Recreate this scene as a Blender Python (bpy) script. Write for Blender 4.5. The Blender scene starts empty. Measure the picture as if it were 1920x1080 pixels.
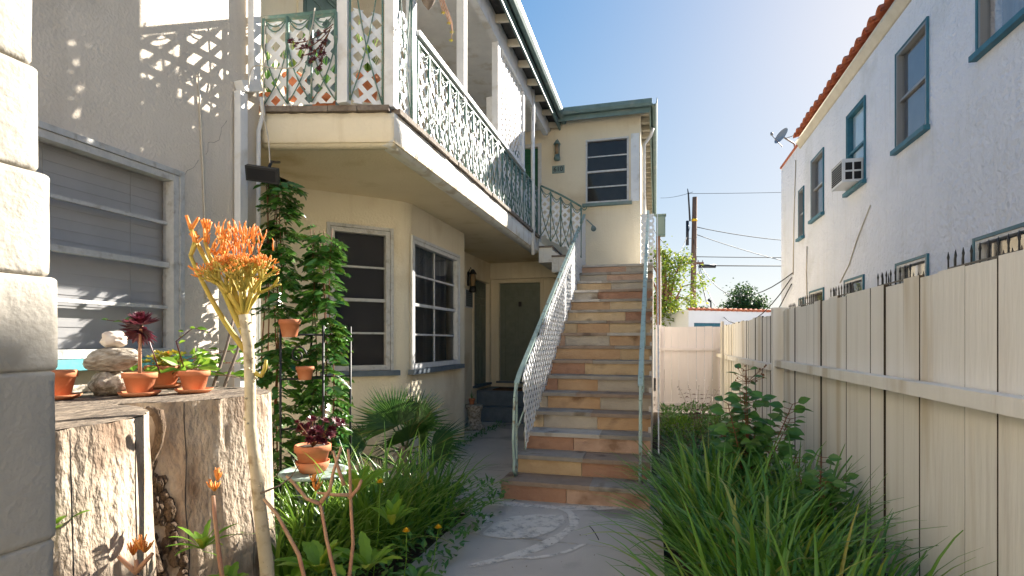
import bpy, math, random
from math import sin, cos, pi, radians, sqrt, tan, atan2
from mathutils import Vector, noise, Matrix
R = random.Random(7)
V = Vector
scn = bpy.context.scene
COL = scn.collection
# ------------------------------------------------------------ camera
FPX = 1021.0; YAW = radians(14.8); EYE = V((0, 0, 1.5)); ca, sa = cos(YAW), sin(YAW)
cam_d = bpy.data.cameras.new('camera'); cam = bpy.data.objects.new('camera', cam_d); COL.objects.link(cam)
cam.location = EYE; cam.rotation_euler = (pi / 2, 0, YAW)
cam_d.sensor_width = 36; cam_d.lens = 36 * FPX / 1920; cam_d.shift_y = 100 / 1920
cam_d.clip_start = 0.05; cam_d.clip_end = 2000
scn.camera = cam
# ------------------------------------------------------------ light
SUN_AZ = radians(28); SUN_EL = radians(28)      # azimuth to the right of +Y
w = bpy.data.worlds.new("World"); scn.world = w; w.use_nodes = True
nt = w.node_tree; bg = nt.nodes['Background']
sky = nt.nodes.new('ShaderNodeTexSky'); sky.sky_type = 'NISHITA'; sky.sun_disc = False
sky.sun_elevation = SUN_EL; sky.sun_rotation = SUN_AZ
sky.air_density = 1.0; sky.dust_density = 0.4; sky.ozone_density = 2.0
# soft shoulder on the sky radiance (same for every ray): c / (1 + k c)
m1 = nt.nodes.new('ShaderNodeVectorMath'); m1.operation = 'MULTIPLY_ADD'; m1.inputs[1].default_value = (.36, .36, .36); m1.inputs[2].default_value = (1, 1, 1)
m2 = nt.nodes.new('ShaderNodeVectorMath'); m2.operation = 'DIVIDE'
nt.links.new(sky.outputs[0], m1.inputs[0]); nt.links.new(sky.outputs[0], m2.inputs[0]); nt.links.new(m1.outputs[0], m2.inputs[1])
hs = nt.nodes.new('ShaderNodeHueSaturation'); hs.inputs['Saturation'].default_value = 1.95; hs.inputs['Hue'].default_value = .51; nt.links.new(m2.outputs[0], hs.inputs['Color']); nt.links.new(hs.outputs[0], bg.inputs[0])
bg.inputs[1].default_value = 0.067
sd = bpy.data.lights.new('sun', 'SUN'); sd.energy = 2.8; sd.angle = radians(0.5); sd.color = (1, .93, .82)
so = bpy.data.objects.new('sun', sd); COL.objects.link(so)
sdir = V((sin(SUN_AZ) * cos(SUN_EL), cos(SUN_AZ) * cos(SUN_EL), sin(SUN_EL)))
so.rotation_euler = sdir.to_track_quat('Z', 'Y').to_euler(); so.location = (8, 20, 14)
scn.view_settings.view_transform = 'Standard'; scn.view_settings.look = 'None'
scn.view_settings.exposure = 2.75; scn.view_settings.gamma = 1
# ------------------------------------------------------------ helpers
def ray(u, v):
    x = (u - 960) / FPX
    return V((-sa + x * ca, ca + x * sa, (640 - v) / FPX))
def at(u, v, X=None, Y=None, Z=None, d=None):
    r = ray(u, v)
    if X is not None: t = X / r.x
    elif Y is not None: t = Y / r.y
    elif Z is not None: t = (Z - 1.5) / r.z
    else: t = d
    return EYE + r * t
def uvec(a): return V((cos(a), sin(a), 0))
class MB:
    def __init__(s): s.v = []; s.f = []; s.mi = []; s.sm = []; s.m = 0; s.smooth = False
    def face(s, idx): s.f.append(tuple(idx)); s.mi.append(s.m); s.sm.append(s.smooth)
    def poly(s, pts):
        b = len(s.v); s.v += [tuple(p) for p in pts]; s.face(range(b, b + len(pts)))
    def box(s, x0, x1, y0, y1, z0, z1):
        s.obox(V(((x0 + x1) / 2, (y0 + y1) / 2, (z0 + z1) / 2)), V((1, 0, 0)), V((0, 1, 0)), V((0, 0, 1)), abs(x1 - x0) / 2, abs(y1 - y0) / 2, abs(z1 - z0) / 2)
    def obox(s, c, ax, ay, az, hx, hy, hz):
        b = len(s.v)
        for k in (-1, 1):
            for j in (-1, 1):
                for i in (-1, 1): s.v.append(tuple(c + ax * (hx * i) + ay * (hy * j) + az * (hz * k)))
        for q in ((0, 2, 3, 1), (4, 5, 7, 6), (0, 1, 5, 4), (2, 6, 7, 3), (0, 4, 6, 2), (1, 3, 7, 5)): s.face([b + i for i in q])
    def bar(s, p, q, wd, th, up=V((0, 0, 1))):
        p = V(p); q = V(q); a = (q - p); L = a.length
        if L < 1e-6: return
        a /= L; sd_ = a.cross(up)
        if sd_.length < 1e-3: sd_ = a.cross(V((1, 0, 0)))
        sd_.normalize(); u2 = sd_.cross(a)
        s.obox((p + q) / 2, a, sd_, u2, L / 2, wd / 2, th / 2)
    def tube(s, pts, r, n=6, cap=True):
        pts = [V(p) for p in pts]; k = len(pts); rs = r if isinstance(r, (list, tuple)) else [r] * k
        b = len(s.v); prev = None; old = s.smooth; s.smooth = True
        for i, p in enumerate(pts):
            t = (pts[min(i + 1, k - 1)] - pts[max(i - 1, 0)])
            t = t.normalized() if t.length > 1e-9 else V((0, 0, 1))
            if prev is None: a = t.cross(V((0, 0, 1)) if abs(t.z) < .9 else V((1, 0, 0))).normalized()
            else:
                a = prev - t * prev.dot(t); a = a.normalized() if a.length > 1e-6 else t.orthogonal().normalized()
            prev = a; c = t.cross(a)
            for j in range(n):
                an = 2 * pi * j / n; s.v.append(tuple(p + (a * cos(an) + c * sin(an)) * rs[i]))
        for i in range(k - 1):
            for j in range(n):
                s.face((b + i * n + j, b + i * n + (j + 1) % n, b + (i + 1) * n + (j + 1) % n, b + (i + 1) * n + j))
        if cap: s.face([b + j for j in range(n)][::-1]); s.face([b + (k - 1) * n + j for j in range(n)])
        s.smooth = old
    def lathe(s, c, prof, n=24, smooth=True):
        c = V(c); b = len(s.v); old = s.smooth; s.smooth = smooth; k = len(prof)
        for r, z in prof:
            for j in range(n):
                an = 2 * pi * j / n; s.v.append((c.x + r * cos(an), c.y + r * sin(an), c.z + z))
        for i in range(k - 1):
            for j in range(n):
                s.face((b + i * n + j, b + i * n + (j + 1) % n, b + (i + 1) * n + (j + 1) % n, b + (i + 1) * n + j))
        s.face([b + j for j in range(n)][::-1]); s.face([b + (k - 1) * n + j for j in range(n)])
        s.smooth = old
    def prism(s, pts, d):                       # planar polygon swept by vector d
        n = len(pts); b = len(s.v); d = V(d)
        s.v += [tuple(V(p)) for p in pts] + [tuple(V(p) + d) for p in pts]
        s.face([b + i for i in range(n)][::-1]); s.face([b + n + i for i in range(n)])
        for i in range(n): s.face((b + i, b + (i + 1) % n, b + n + (i + 1) % n, b + n + i))
    def leaf(s, p, d, nrm, L, W, droop=.15):
        d = d.normalized(); sd_ = d.cross(nrm)
        sd_ = sd_.normalized() if sd_.length > 1e-4 else d.orthogonal().normalized()
        up = sd_.cross(d); b = len(s.v); m = p + d * L * .45
        if getattr(s, 'fine', False):
            s.v.append(tuple(p)); k = ((.18, .62), (.42, 1.0), (.68, .78), (.87, .34))
            for t, wv in k:
                c = p + d * L * t - up * L * droop * t * t; o_ = W / 2 * wv; s.v += [tuple(c + sd_ * o_ + up * o_ * .3), tuple(c), tuple(c - sd_ * o_ + up * o_ * .3)]
            s.v.append(tuple(p + d * L - up * L * droop)); s.face((b, b + 1, b + 2)); s.face((b, b + 2, b + 3))
            for j in range(3):
                a = b + 1 + j * 3; s.face((a, a + 3, a + 4, a + 1)); s.face((a + 1, a + 4, a + 5, a + 2))
            s.face((b + 10, b + 13, b + 11)); s.face((b + 11, b + 13, b + 12)); return
        s.v += [tuple(p), tuple(m + sd_ * W / 2 + up * W * .13), tuple(m), tuple(m - sd_ * W / 2 + up * W * .13), tuple(p + d * L - up * L * droop)]
        s.face((b, b + 1, b + 2)); s.face((b, b + 2, b + 3)); s.face((b + 2, b + 1, b + 4)); s.face((b + 2, b + 4, b + 3))
    def blade(s, p, az, lean, L, W, droop, n=7, wtip=.1):
        h = uvec(az); sd_ = V((-h.y, h.x, 0)); ang = lean; q = V(p); b = len(s.v); st = L / n
        for i in range(n + 1):
            t = i / n; wd = W * (1 - t ** 2.2 * (1 - wtip)) * (.75 + .5 * min(t * 3, .5))
            c = V((0, 0, 1)) * 0
            fold = (h * sin(ang + pi / 2) + V((0, 0, cos(ang + pi / 2)))) * (-wd * .22)
            s.v += [tuple(q + sd_ * wd / 2 - fold), tuple(q), tuple(q - sd_ * wd / 2 - fold)]
            q = q + (h * sin(ang) + V((0, 0, cos(ang)))) * st
            ang += droop / n * (.5 + t * 1.2)
        old = s.smooth; s.smooth = True
        for i in range(n):
            a = b + i * 3
            s.face((a, a + 1, a + 4, a + 3)); s.face((a + 1, a + 2, a + 5, a + 4))
        s.smooth = old
    def build(s, name, mats, parent=None, loc=None):
        me = bpy.data.meshes.new(name)
        if parent is not None: off = WL[parent.name]
        else: off = V(loc) if loc is not None else V((0, 0, 0))
        me.from_pydata([(a[0] - off.x, a[1] - off.y, a[2] - off.z) for a in s.v], [], s.f)
        mats = mats if isinstance(mats, (list, tuple)) else [mats]
        for m_ in mats: me.materials.append(m_)
        me.polygons.foreach_set('material_index', s.mi); me.polygons.foreach_set('use_smooth', s.sm)
        me.update()
        o = bpy.data.objects.new(name, me); COL.objects.link(o)
        if parent is not None: o.parent = parent; WL[o.name] = off
        else: o.location = off; WL[o.name] = off
        return o
WL = {}
def tag(o, label, cat, group=None):
    o['label'] = label; o['category'] = cat
    if group: o['group'] = group
    return o
def thing(name, label, cat, loc=(0, 0, 0), group=None):
    o = bpy.data.objects.new(name, None); o.empty_display_size = .1; COL.objects.link(o); o.location = loc; WL[o.name] = V(loc)
    return tag(o, label, cat, group)
def struct(o, kind='structure'): o['kind'] = kind; return o
def copy_tree(o, loc, label, rotz=0, scale=1, par=None):
    c = o.copy(); COL.objects.link(c)
    if par is None:
        c.location = loc; c.rotation_euler = (0, 0, rotz); c.scale = (scale,) * 3; c['label'] = label
    else: c.parent = par
    for ch in list(o.children): copy_tree(ch, None, None, par=c)
    return c
# ------------------------------------------------------------ materials
def mat(name, c1, c2=None, rough=.8, scale=3, bump=0, bscale=60, detail=4, spec=.3, metal=0, stretch=(1, 1, 1), trans=0, island=None, c3=None, s3=1, hard=0, bdist=.01, streak=None):
    m = bpy.data.materials.new(name); m.use_nodes = True; t = m.node_tree; n = t.nodes; L = t.links
    p = n['Principled BSDF']; p.inputs['Roughness'].default_value = rough; p.inputs['Specular IOR Level'].default_value = spec
    p.inputs['Metallic'].default_value = metal
    tc = n.new('ShaderNodeTexCoord'); mp = n.new('ShaderNodeMapping'); mp.inputs['Scale'].default_value = stretch
    L.new(tc.outputs['Object'], mp.inputs[0]); col = None
    if c2 is None: p.inputs['Base Color'].default_value = (*c1, 1)
    else:
        if island:
            g = n.new('ShaderNodeNewGeometry'); fac = g.outputs['Random Per Island']
        else:
            nz = n.new('ShaderNodeTexNoise'); nz.inputs['Scale'].default_value = scale; nz.inputs['Detail'].default_value = detail; nz.inputs['Roughness'].default_value = .6
            L.new(mp.outputs[0], nz.inputs[0]); fac = nz.outputs['Fac']
        cr = n.new('ShaderNodeValToRGB'); L.new(fac, cr.inputs[0]); e = cr.color_ramp.elements
        lo, hi = (0, 1) if island else (.32 + hard * .12, .68 - hard * .12)
        e[0].position = lo; e[1].position = hi; e[0].color = (*c1, 1); e[1].color = (*c2, 1)
        if island and c3: k = e.new(.9); k.color = (*c2, 1); e[2].color = (*c3, 1)
        col = cr.outputs[0]
        if c3 and not island:
            n3 = n.new('ShaderNodeTexNoise'); n3.inputs['Scale'].default_value = s3; n3.inputs['Detail'].default_value = 6; L.new(mp.outputs[0], n3.inputs[0])
            c_ = n.new('ShaderNodeValToRGB'); L.new(n3.outputs['Fac'], c_.inputs[0]); c_.color_ramp.elements[0].position = .56; c_.color_ramp.elements[1].position = .68
            mx = n.new('ShaderNodeMix'); mx.data_type = 'RGBA'; L.new(c_.outputs[0], mx.inputs[0]); L.new(col, mx.inputs[6]); mx.inputs[7].default_value = (*c3, 1); col = mx.outputs[2]
        if streak:
            m2_ = n.new('ShaderNodeMapping'); m2_.inputs['Scale'].default_value = (5, 5, .35); L.new(tc.outputs['Object'], m2_.inputs[0])
            ns = n.new('ShaderNodeTexNoise'); ns.inputs['Scale'].default_value = 1.6; ns.inputs['Detail'].default_value = 7; ns.inputs['Roughness'].default_value = .65; L.new(m2_.outputs[0], ns.inputs[0])
            cs = n.new('ShaderNodeValToRGB'); L.new(ns.outputs['Fac'], cs.inputs[0]); cs.color_ramp.elements[0].position = .54; cs.color_ramp.elements[1].position = .82
            cs.color_ramp.elements[1].color = (streak[3],) * 3 + (1,)
            mx = n.new('ShaderNodeMix'); mx.data_type = 'RGBA'; L.new(cs.outputs[0], mx.inputs[0]); L.new(col, mx.inputs[6]); mx.inputs[7].default_value = (*streak[:3], 1); col = mx.outputs[2]
        L.new(col, p.inputs['Base Color'])
    if bump:
        b = n.new('ShaderNodeBump'); b.inputs['Strength'].default_value = bump; b.inputs['Distance'].default_value = bdist
        nb = n.new('ShaderNodeTexNoise'); nb.inputs['Scale'].default_value = bscale; nb.inputs['Detail'].default_value = 5
        L.new(mp.outputs[0], nb.inputs[0]); L.new(nb.outputs['Fac'], b.inputs['Height']); L.new(b.outputs[0], p.inputs['Normal'])
    if trans:
        tr = n.new('ShaderNodeBsdfTranslucent'); ms = n.new('ShaderNodeMixShader'); ms.inputs[0].default_value = trans
        if col:
            hs = n.new('ShaderNodeHueSaturation'); hs.inputs['Value'].default_value = 1.5; hs.inputs['Hue'].default_value = .48; L.new(col, hs.inputs['Color']); L.new(hs.outputs[0], tr.inputs[0])
        else: tr.inputs[0].default_value = (*[min(1, x * 1.5) for x in c1], 1)
        o = n['Material Output']; L.new(p.outputs[0], ms.inputs[1]); L.new(tr.outputs[0], ms.inputs[2]); L.new(ms.outputs[0], o.inputs[0])
    return m
def glass(name, tint=.9, refl=1.0):
    m = bpy.data.materials.new(name); m.use_nodes = True; t = m.node_tree; n = t.nodes; L = t.links
    n.remove(n['Principled BSDF']); o = n['Material Output']
    fr = n.new('ShaderNodeFresnel'); fr.inputs[0].default_value = 1.5
    ml = n.new('ShaderNodeMath'); ml.operation = 'MULTIPLY'; ml.inputs[1].default_value = refl; L.new(fr.outputs[0], ml.inputs[0])
    a = n.new('ShaderNodeBsdfTransparent'); a.inputs[0].default_value = (tint, tint, tint * 1.02, 1)
    g = n.new('ShaderNodeBsdfGlossy'); g.inputs['Roughness'].default_value = .03
    x = n.new('ShaderNodeMixShader'); L.new(ml.outputs[0], x.inputs[0]); L.new(a.outputs[0], x.inputs[1]); L.new(g.outputs[0], x.inputs[2]); L.new(x.outputs[0], o.inputs[0])
    return m
M = {}
M['cream'] = mat('cream_stucco', (.76, .67, .50), (.82, .73, .56), .9, 1.2, .55, 45, c3=(.66, .55, .38), s3=1.1, bdist=.012, streak=(.54, .43, .27, .4))
M['greyc'] = mat('grey_cream_stucco', (.68, .60, .50), (.74, .66, .56), .9, 1.0, .6, 55, c3=(.62, .55, .46), s3=1.7, bdist=.012, streak=(.50, .43, .34, .35))
M['soffit'] = mat('soffit_stucco', (.72, .61, .42), (.78, .67, .48), .9, 1.6, .5, 40, c3=(.60, .48, .27), s3=1.4)
M['fascia'] = mat('flaking_painted_stucco', (.74, .72, .67), (.80, .78, .73), .8, 4, .8, 14, c3=(.60, .53, .43), s3=5, bdist=.02, streak=(.34, .27, .19, .8))
M['whitewall'] = mat('white_rough_stucco', (.70, .73, .80), (.77, .79, .86), .9, .8, 1, 15, c3=(.64, .66, .70), s3=.9, detail=6, bdist=.05, streak=(.52, .50, .46, .45))
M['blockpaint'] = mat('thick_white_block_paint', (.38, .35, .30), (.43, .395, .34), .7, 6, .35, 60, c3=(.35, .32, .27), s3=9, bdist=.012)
M['fence'] = mat('cream_fence_paint', (.76, .74, .69), (.82, .80, .75), .7, 7, .7, 30, stretch=(1, 1, .1), c3=(.62, .56, .46), s3=3, bdist=.008, streak=(.48, .40, .31, .4))
M['fencepink'] = mat('pale_fence_paint', (.74, .68, .70), (.80, .74, .76), .7, 5, .3, 30, stretch=(1, 1, .12), c3=(.55, .5, .48), s3=3, bdist=.006)
M['white'] = mat('white_paint', (.70, .71, .73), (.78, .79, .80), .5, 6, .2, 40, c3=(.58, .56, .52), s3=4)
M['lattice'] = mat('white_lattice_paint', (.76, .77, .80), (.82, .83, .84), .5, 12)
M['iron'] = mat('sage_green_iron_paint', (.10, .19, .16), (.15, .25, .21), .45, 12, .3, 60, c3=(.30, .30, .24), s3=18)
M['paleiron'] = mat('pale_green_handrail_paint', (.30, .42, .38), (.38, .49, .45), .45, 12, .3, 60, c3=(.20, .16, .10), s3=14)
M['gutter'] = mat('grey_green_gutter_paint', (.12, .19, .18), (.17, .25, .24), .45, 6, .1, 30, c3=(.22, .26, .24), s3=4)
M['slate'] = mat('slate_blue_sill_paint', (.10, .13, .16), (.15, .18, .21), .5, 9, .3, 40)
M['teal'] = mat('teal_trim_paint', (.03, .12, .17), (.04, .16, .22), .5, 8, .2, 40)
M['turq'] = mat('turquoise_sill_paint', (.10, .42, .46), (.16, .50, .53), .5, 8, .2, 40)
M['oldframe'] = mat('weathered_grey_frame_paint', (.46, .46, .45), (.56, .55, .53), .7, 20, .5, 60, c3=(.38, .36, .33), s3=14)
M['framew'] = mat('off_white_frame_paint', (.58, .58, .57), (.66, .66, .65), .6, 16, .3, 50, c3=(.52, .50, .47), s3=10)
M['door'] = mat('dark_olive_door_paint', (.15, .17, .135), (.19, .21, .17), .45, 8, .1, 30)
M['gdoor'] = mat('green_door_paint', (.02, .10, .055), (.03, .13, .07), .4, 8)
M['glass'] = glass('window_glass', .8); M['screen'] = glass('screened_glass', .84, .25)
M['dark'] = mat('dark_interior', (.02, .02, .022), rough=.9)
M['blind'] = mat('grey_blind', (.50, .50, .49), (.58, .58, .57), .7, 3)
M['curtain'] = mat('grey_curtain', (.22, .22, .23), (.34, .34, .35), .9, 2, stretch=(6, 6, .3))
M['meshscr'] = mat('dark_insect_screen', (.035, .033, .034), (.05, .047, .047), .7, 4)
M['wgscr'] = mat('grey_insect_screen', (.10, .11, .125), (.13, .14, .155), .6, 3)
M['blueshade'] = mat('pale_blue_blind', (.42, .58, .68), (.5, .66, .75), .7, 3)
M['concrete'] = mat('worn_concrete', (.47, .425, .375), (.56, .51, .45), .85, 1.3, .4, 90, c3=(.29, .26, .22), s3=1.4, detail=9, bdist=.006)
M['chalk'] = None
M['soil'] = mat('dark_soil', (.045, .032, .022), (.09, .065, .045), .95, 12, 1, 30, bdist=.03)
M['terra'] = mat('terracotta', (.50, .17, .075), (.60, .23, .11), .75, 6, .2, 60, c3=(.56, .25, .13), s3=7)
M['rust'] = mat('rusty_brown_brick_edge', (.15, .12, .10), (.27, .225, .185), .85, 14, .8, 40)
M['bark'] = mat('weathered_stump_wood', (.31, .23, .165), (.50, .415, .32), .85, 6, .75, 34, detail=12, stretch=(1.2, 1.2, .6), c3=(.17, .105, .065), s3=3.5, bdist=.03, hard=.2)
M['roughbark'] = mat('rough_stump_bark', (.07, .045, .03), (.20, .14, .09), .95, 14, 1, 30, stretch=(1, 1, .5), detail=6, bdist=.06)
M['cut'] = mat('weathered_cut_top', (.09, .07, .055), (.30, .24, .18), .9, 7, 1, 22, stretch=(3, .8, 1), detail=8, bdist=.03)
M['rock1'] = mat('speckled_granite', (.22, .18, .13), (.58, .51, .42), .85, 24, 1, 40, hard=.6, bdist=.02)
M['rock2'] = mat('striped_pale_rock', (.20, .165, .125), (.52, .47, .40), .8, 20, 1, 22, stretch=(1, 1, 3), bdist=.02)
M['rock3'] = mat('pink_white_rock', (.62, .48, .38), (.75, .68, .6), .7, 8, .6, 20)
STONE = [mat('sandstone_' + nm, *[tuple(min(.75, q * 1.25) for q in k_) for k_ in (a, b)], .8, 2.6, .7, 34, stretch=(1, 1, 1.25), c3=c, s3=2.6, bdist=.01, detail=6) for nm, a, b, c in (
    ('tan', (.36, .25, .145), (.47, .35, .21), (.22, .15, .09)), ('red', (.26, .14, .09), (.36, .21, .14), (.18, .09, .055)),
    ('grey', (.30, .26, .21), (.42, .37, .30), (.22, .17, .12)), ('orange', (.34, .21, .115), (.44, .30, .18), (.24, .14, .075)),
    ('pink', (.36, .23, .16), (.45, .31, .23), (.28, .17, .11)), ('buff', (.40, .29, .17), (.50, .39, .25), (.26, .19, .12)))]
TREAD = [mat('tread_' + nm, a, b, .75, 3.5, .6, 30, c3=c, s3=4, bdist=.01, detail=7) for nm, a, b, c in (
    ('grey', (.25, .22, .185), (.36, .32, .27), (.17, .135, .10)), ('brown', (.25, .18, .13), (.34, .26, .20), (.16, .11, .08)),
    ('pale', (.38, .345, .30), (.50, .46, .41), (.26, .22, .18)))]
M['strap'] = mat('strap_leaf', (.04, .14, .02), (.15, .31, .035), .33, island=True, c3=(.40, .36, .07), trans=.25, spec=.5)
M['straplt'] = mat('light_strap_leaf', (.07, .17, .02), (.16, .30, .04), .35, island=True, c3=(.25, .3, .05), trans=.3, spec=.5)
M['vine'] = mat('glossy_vine_leaf', (.028, .11, .018), (.09, .22, .03), .28, island=True, c3=(.16, .22, .03), trans=.15, spec=.6)
M['lime'] = mat('bright_green_leaf', (.10, .24, .02), (.20, .36, .04), .4, island=True, c3=(.3, .36, .04), trans=.35)
M['broad'] = mat('broad_green_leaf', (.04, .14, .025), (.095, .24, .04), .4, island=True, c3=(.13, .22, .06), trans=.25, spec=.5)
M['palm'] = mat('fan_palm_leaf', (.02, .07, .016), (.05, .125, .025), .4, island=True, c3=(.2, .17, .06), trans=.25, spec=.5)
M['purple'] = mat('dark_purple_succulent', (.05, .008, .016), (.13, .02, .03), .35, island=True, c3=(.2, .05, .05), trans=.15, spec=.5)
M['jelly'] = mat('yellow_green_succulent', (.30, .33, .03), (.45, .36, .05), .4, island=True, c3=(.5, .2, .03), trans=.2)
M['bloom'] = mat('yellow_flower', (.75, .45, .02), rough=.6)
M['stem'] = mat('red_brown_stem', (.16, .06, .03), (.22, .11, .05), .7, 12)
M['firetrunk'] = mat('pale_firestick_trunk', (.48, .40, .26), (.60, .52, .36), .7, 9, .3, 40, c3=(.30, .23, .14), s3=16)
M['pinkstem'] = mat('pink_firestick_stem', (.46, .20, .13), (.50, .32, .18), .6, 7)
M['deadwood'] = mat('grey_dead_twig', (.16, .12, .09), (.24, .19, .15), .9, 12)
M['firey'] = mat('yellow_green_firestick', (.42, .36, .06), (.62, .44, .10), .5, 8, trans=.12)
M['fireo'] = mat('orange_firestick', (.78, .24, .045), (.84, .42, .09), .5, 8, trans=.15)
M['wood'] = mat('weathered_pole_wood', (.16, .085, .055), (.24, .14, .09), .9, 6, .4, 30, stretch=(1, 1, .1))
M['gap_shade'] = mat('dark_gap_shade', (.035, .025, .018), (.06, .045, .03), .95, 8)  # dark colour standing in for shade in the fence gaps
M['wire'] = mat('black_cable', (.02, .02, .02), rough=.6)
M['cord'] = mat('cream_cable', (.55, .50, .42), rough=.6)
M['blackiron'] = mat('black_iron', (.015, .015, .016), rough=.5, spec=.5)
M['red'] = mat('red_cylinder_paint', (.45, .02, .02), rough=.3, spec=.6)
M['grey'] = mat('grey_metal', (.25, .26, .27), rough=.45, metal=.2)
M['dish'] = mat('dish_grey', (.30, .31, .33), rough=.5)
M['acwhite'] = mat('white_plastic', (.62, .64, .66), rough=.45)
M['plaque'] = mat('green_grey_plaque', (.20, .27, .25), rough=.5)
M['tile'] = mat('clay_roof_tile', (.42, .11, .055), (.56, .19, .09), .8, 3, .3, 20, c3=(.30, .10, .07), s3=3)
M['roofing'] = mat('dark_shingle', (.05, .05, .05), (.09, .085, .08), .95, 12, .5, 40)
M['rafter'] = mat('cream_rafter_paint', (.60, .54, .42), (.68, .62, .50), .8, 6)
M['crown1'] = mat('yellow_green_tree_leaf', (.07, .16, .015), (.22, .27, .03), .5, island=True, c3=(.36, .36, .05), trans=.3)
M['crown2'] = mat('deep_green_tree_leaf', (.03, .08, .02), (.06, .13, .03), .5, island=True, trans=.2)
M['gwhite'] = mat('far_white_wall', (.74, .74, .74), (.8, .8, .8), .9, 1)
M['blue'] = mat('far_blue_paint', (.05, .2, .36), rough=.7)
M['matbrown'] = mat('brown_coir_mat', (.09, .045, .02), (.14, .07, .035), .95, 20)
M['lampglass'] = mat('amber_lamp_glass', (.3, .2, .1), rough=.2, spec=.6)
M['brass'] = mat('brass', (.6, .42, .15), rough=.3, metal=1)
def chalk_mat():
    m = bpy.data.materials.new('worn_pale_paint'); m.use_nodes = True; t = m.node_tree; n = t.nodes; L = t.links
    p = n['Principled BSDF']; p.inputs['Base Color'].default_value = (.78, .72, .64, 1); p.inputs['Roughness'].default_value = .9
    tc = n.new('ShaderNodeTexCoord'); nz = n.new('ShaderNodeTexNoise'); nz.inputs['Scale'].default_value = 9; nz.inputs['Detail'].default_value = 9; nz.inputs['Roughness'].default_value = .7
    L.new(tc.outputs['Object'], nz.inputs[0]); cr = n.new('ShaderNodeValToRGB'); L.new(nz.outputs['Fac'], cr.inputs[0])
    cr.color_ramp.elements[0].position = .30; cr.color_ramp.elements[1].position = .52; cr.color_ramp.elements[0].color = (.08, .08, .08, 1); cr.color_ramp.elements[1].color = (.85, .85, .85, 1)
    L.new(cr.outputs[0], p.inputs['Alpha']); return m
M['chalk'] = chalk_mat()
# ------------------------------------------------------------ shared builders
def hole_wall(mb, p0, p1, z0, z1, n, holes, depth=.5, cap_m=1, thick=.15):
    """wall from p0 to p1 with window openings; every opening is a niche closed at the back"""
    p0 = V((p0[0], p0[1], 0)); p1 = V((p1[0], p1[1], 0)); L = (p1 - p0).length; a = (p1 - p0) / L; n = V(n).normalized(); Z = V((0, 0, 1))
    ss = sorted(set([0, L] + [h[0] for h in holes] + [h[1] for h in holes])); zz = sorted(set([z0, z1] + [h[2] for h in holes] + [h[3] for h in holes]))
    P = lambda s, z, d=0: p0 + a * s + Z * z - n * d
    for i in range(len(ss) - 1):
        for j in range(len(zz) - 1):
            s_, z_ = (ss[i] + ss[i + 1]) / 2, (zz[j] + zz[j + 1]) / 2
            if any(h[0] < s_ < h[1] and h[2] < z_ < h[3] for h in holes): continue
            mb.poly([P(ss[i], zz[j]), P(ss[i + 1], zz[j]), P(ss[i + 1], zz[j + 1]), P(ss[i], zz[j + 1])])
    for h in holes:
        s0, s1, a0, a1 = h[:4]; d = h[4] if len(h) > 4 else depth
        mb.poly([P(s0, a0), P(s1, a0), P(s1, a0, d), P(s0, a0, d)]); mb.poly([P(s0, a1), P(s0, a1, d), P(s1, a1, d), P(s1, a1)])
        mb.poly([P(s0, a0), P(s0, a0, d), P(s0, a1, d), P(s0, a1)]); mb.poly([P(s1, a0), P(s1, a1), P(s1, a1, d), P(s1, a0, d)])
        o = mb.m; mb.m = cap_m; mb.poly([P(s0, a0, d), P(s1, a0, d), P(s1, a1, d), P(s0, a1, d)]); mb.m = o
    return P
def frame_box(mb, P, a, n, s0, s1, z0, z1, dn0, dn1):      # box on a wall: s range, z range, from depth dn0 (out) to dn1 (in)
    c = (P(s0, z0, dn0) + P(s1, z1, dn1)) / 2
    mb.obox(c, a, V(n), V((0, 0, 1)), (s1 - s0) / 2, abs(dn1 - dn0) / 2, (z1 - z0) / 2)
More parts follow.
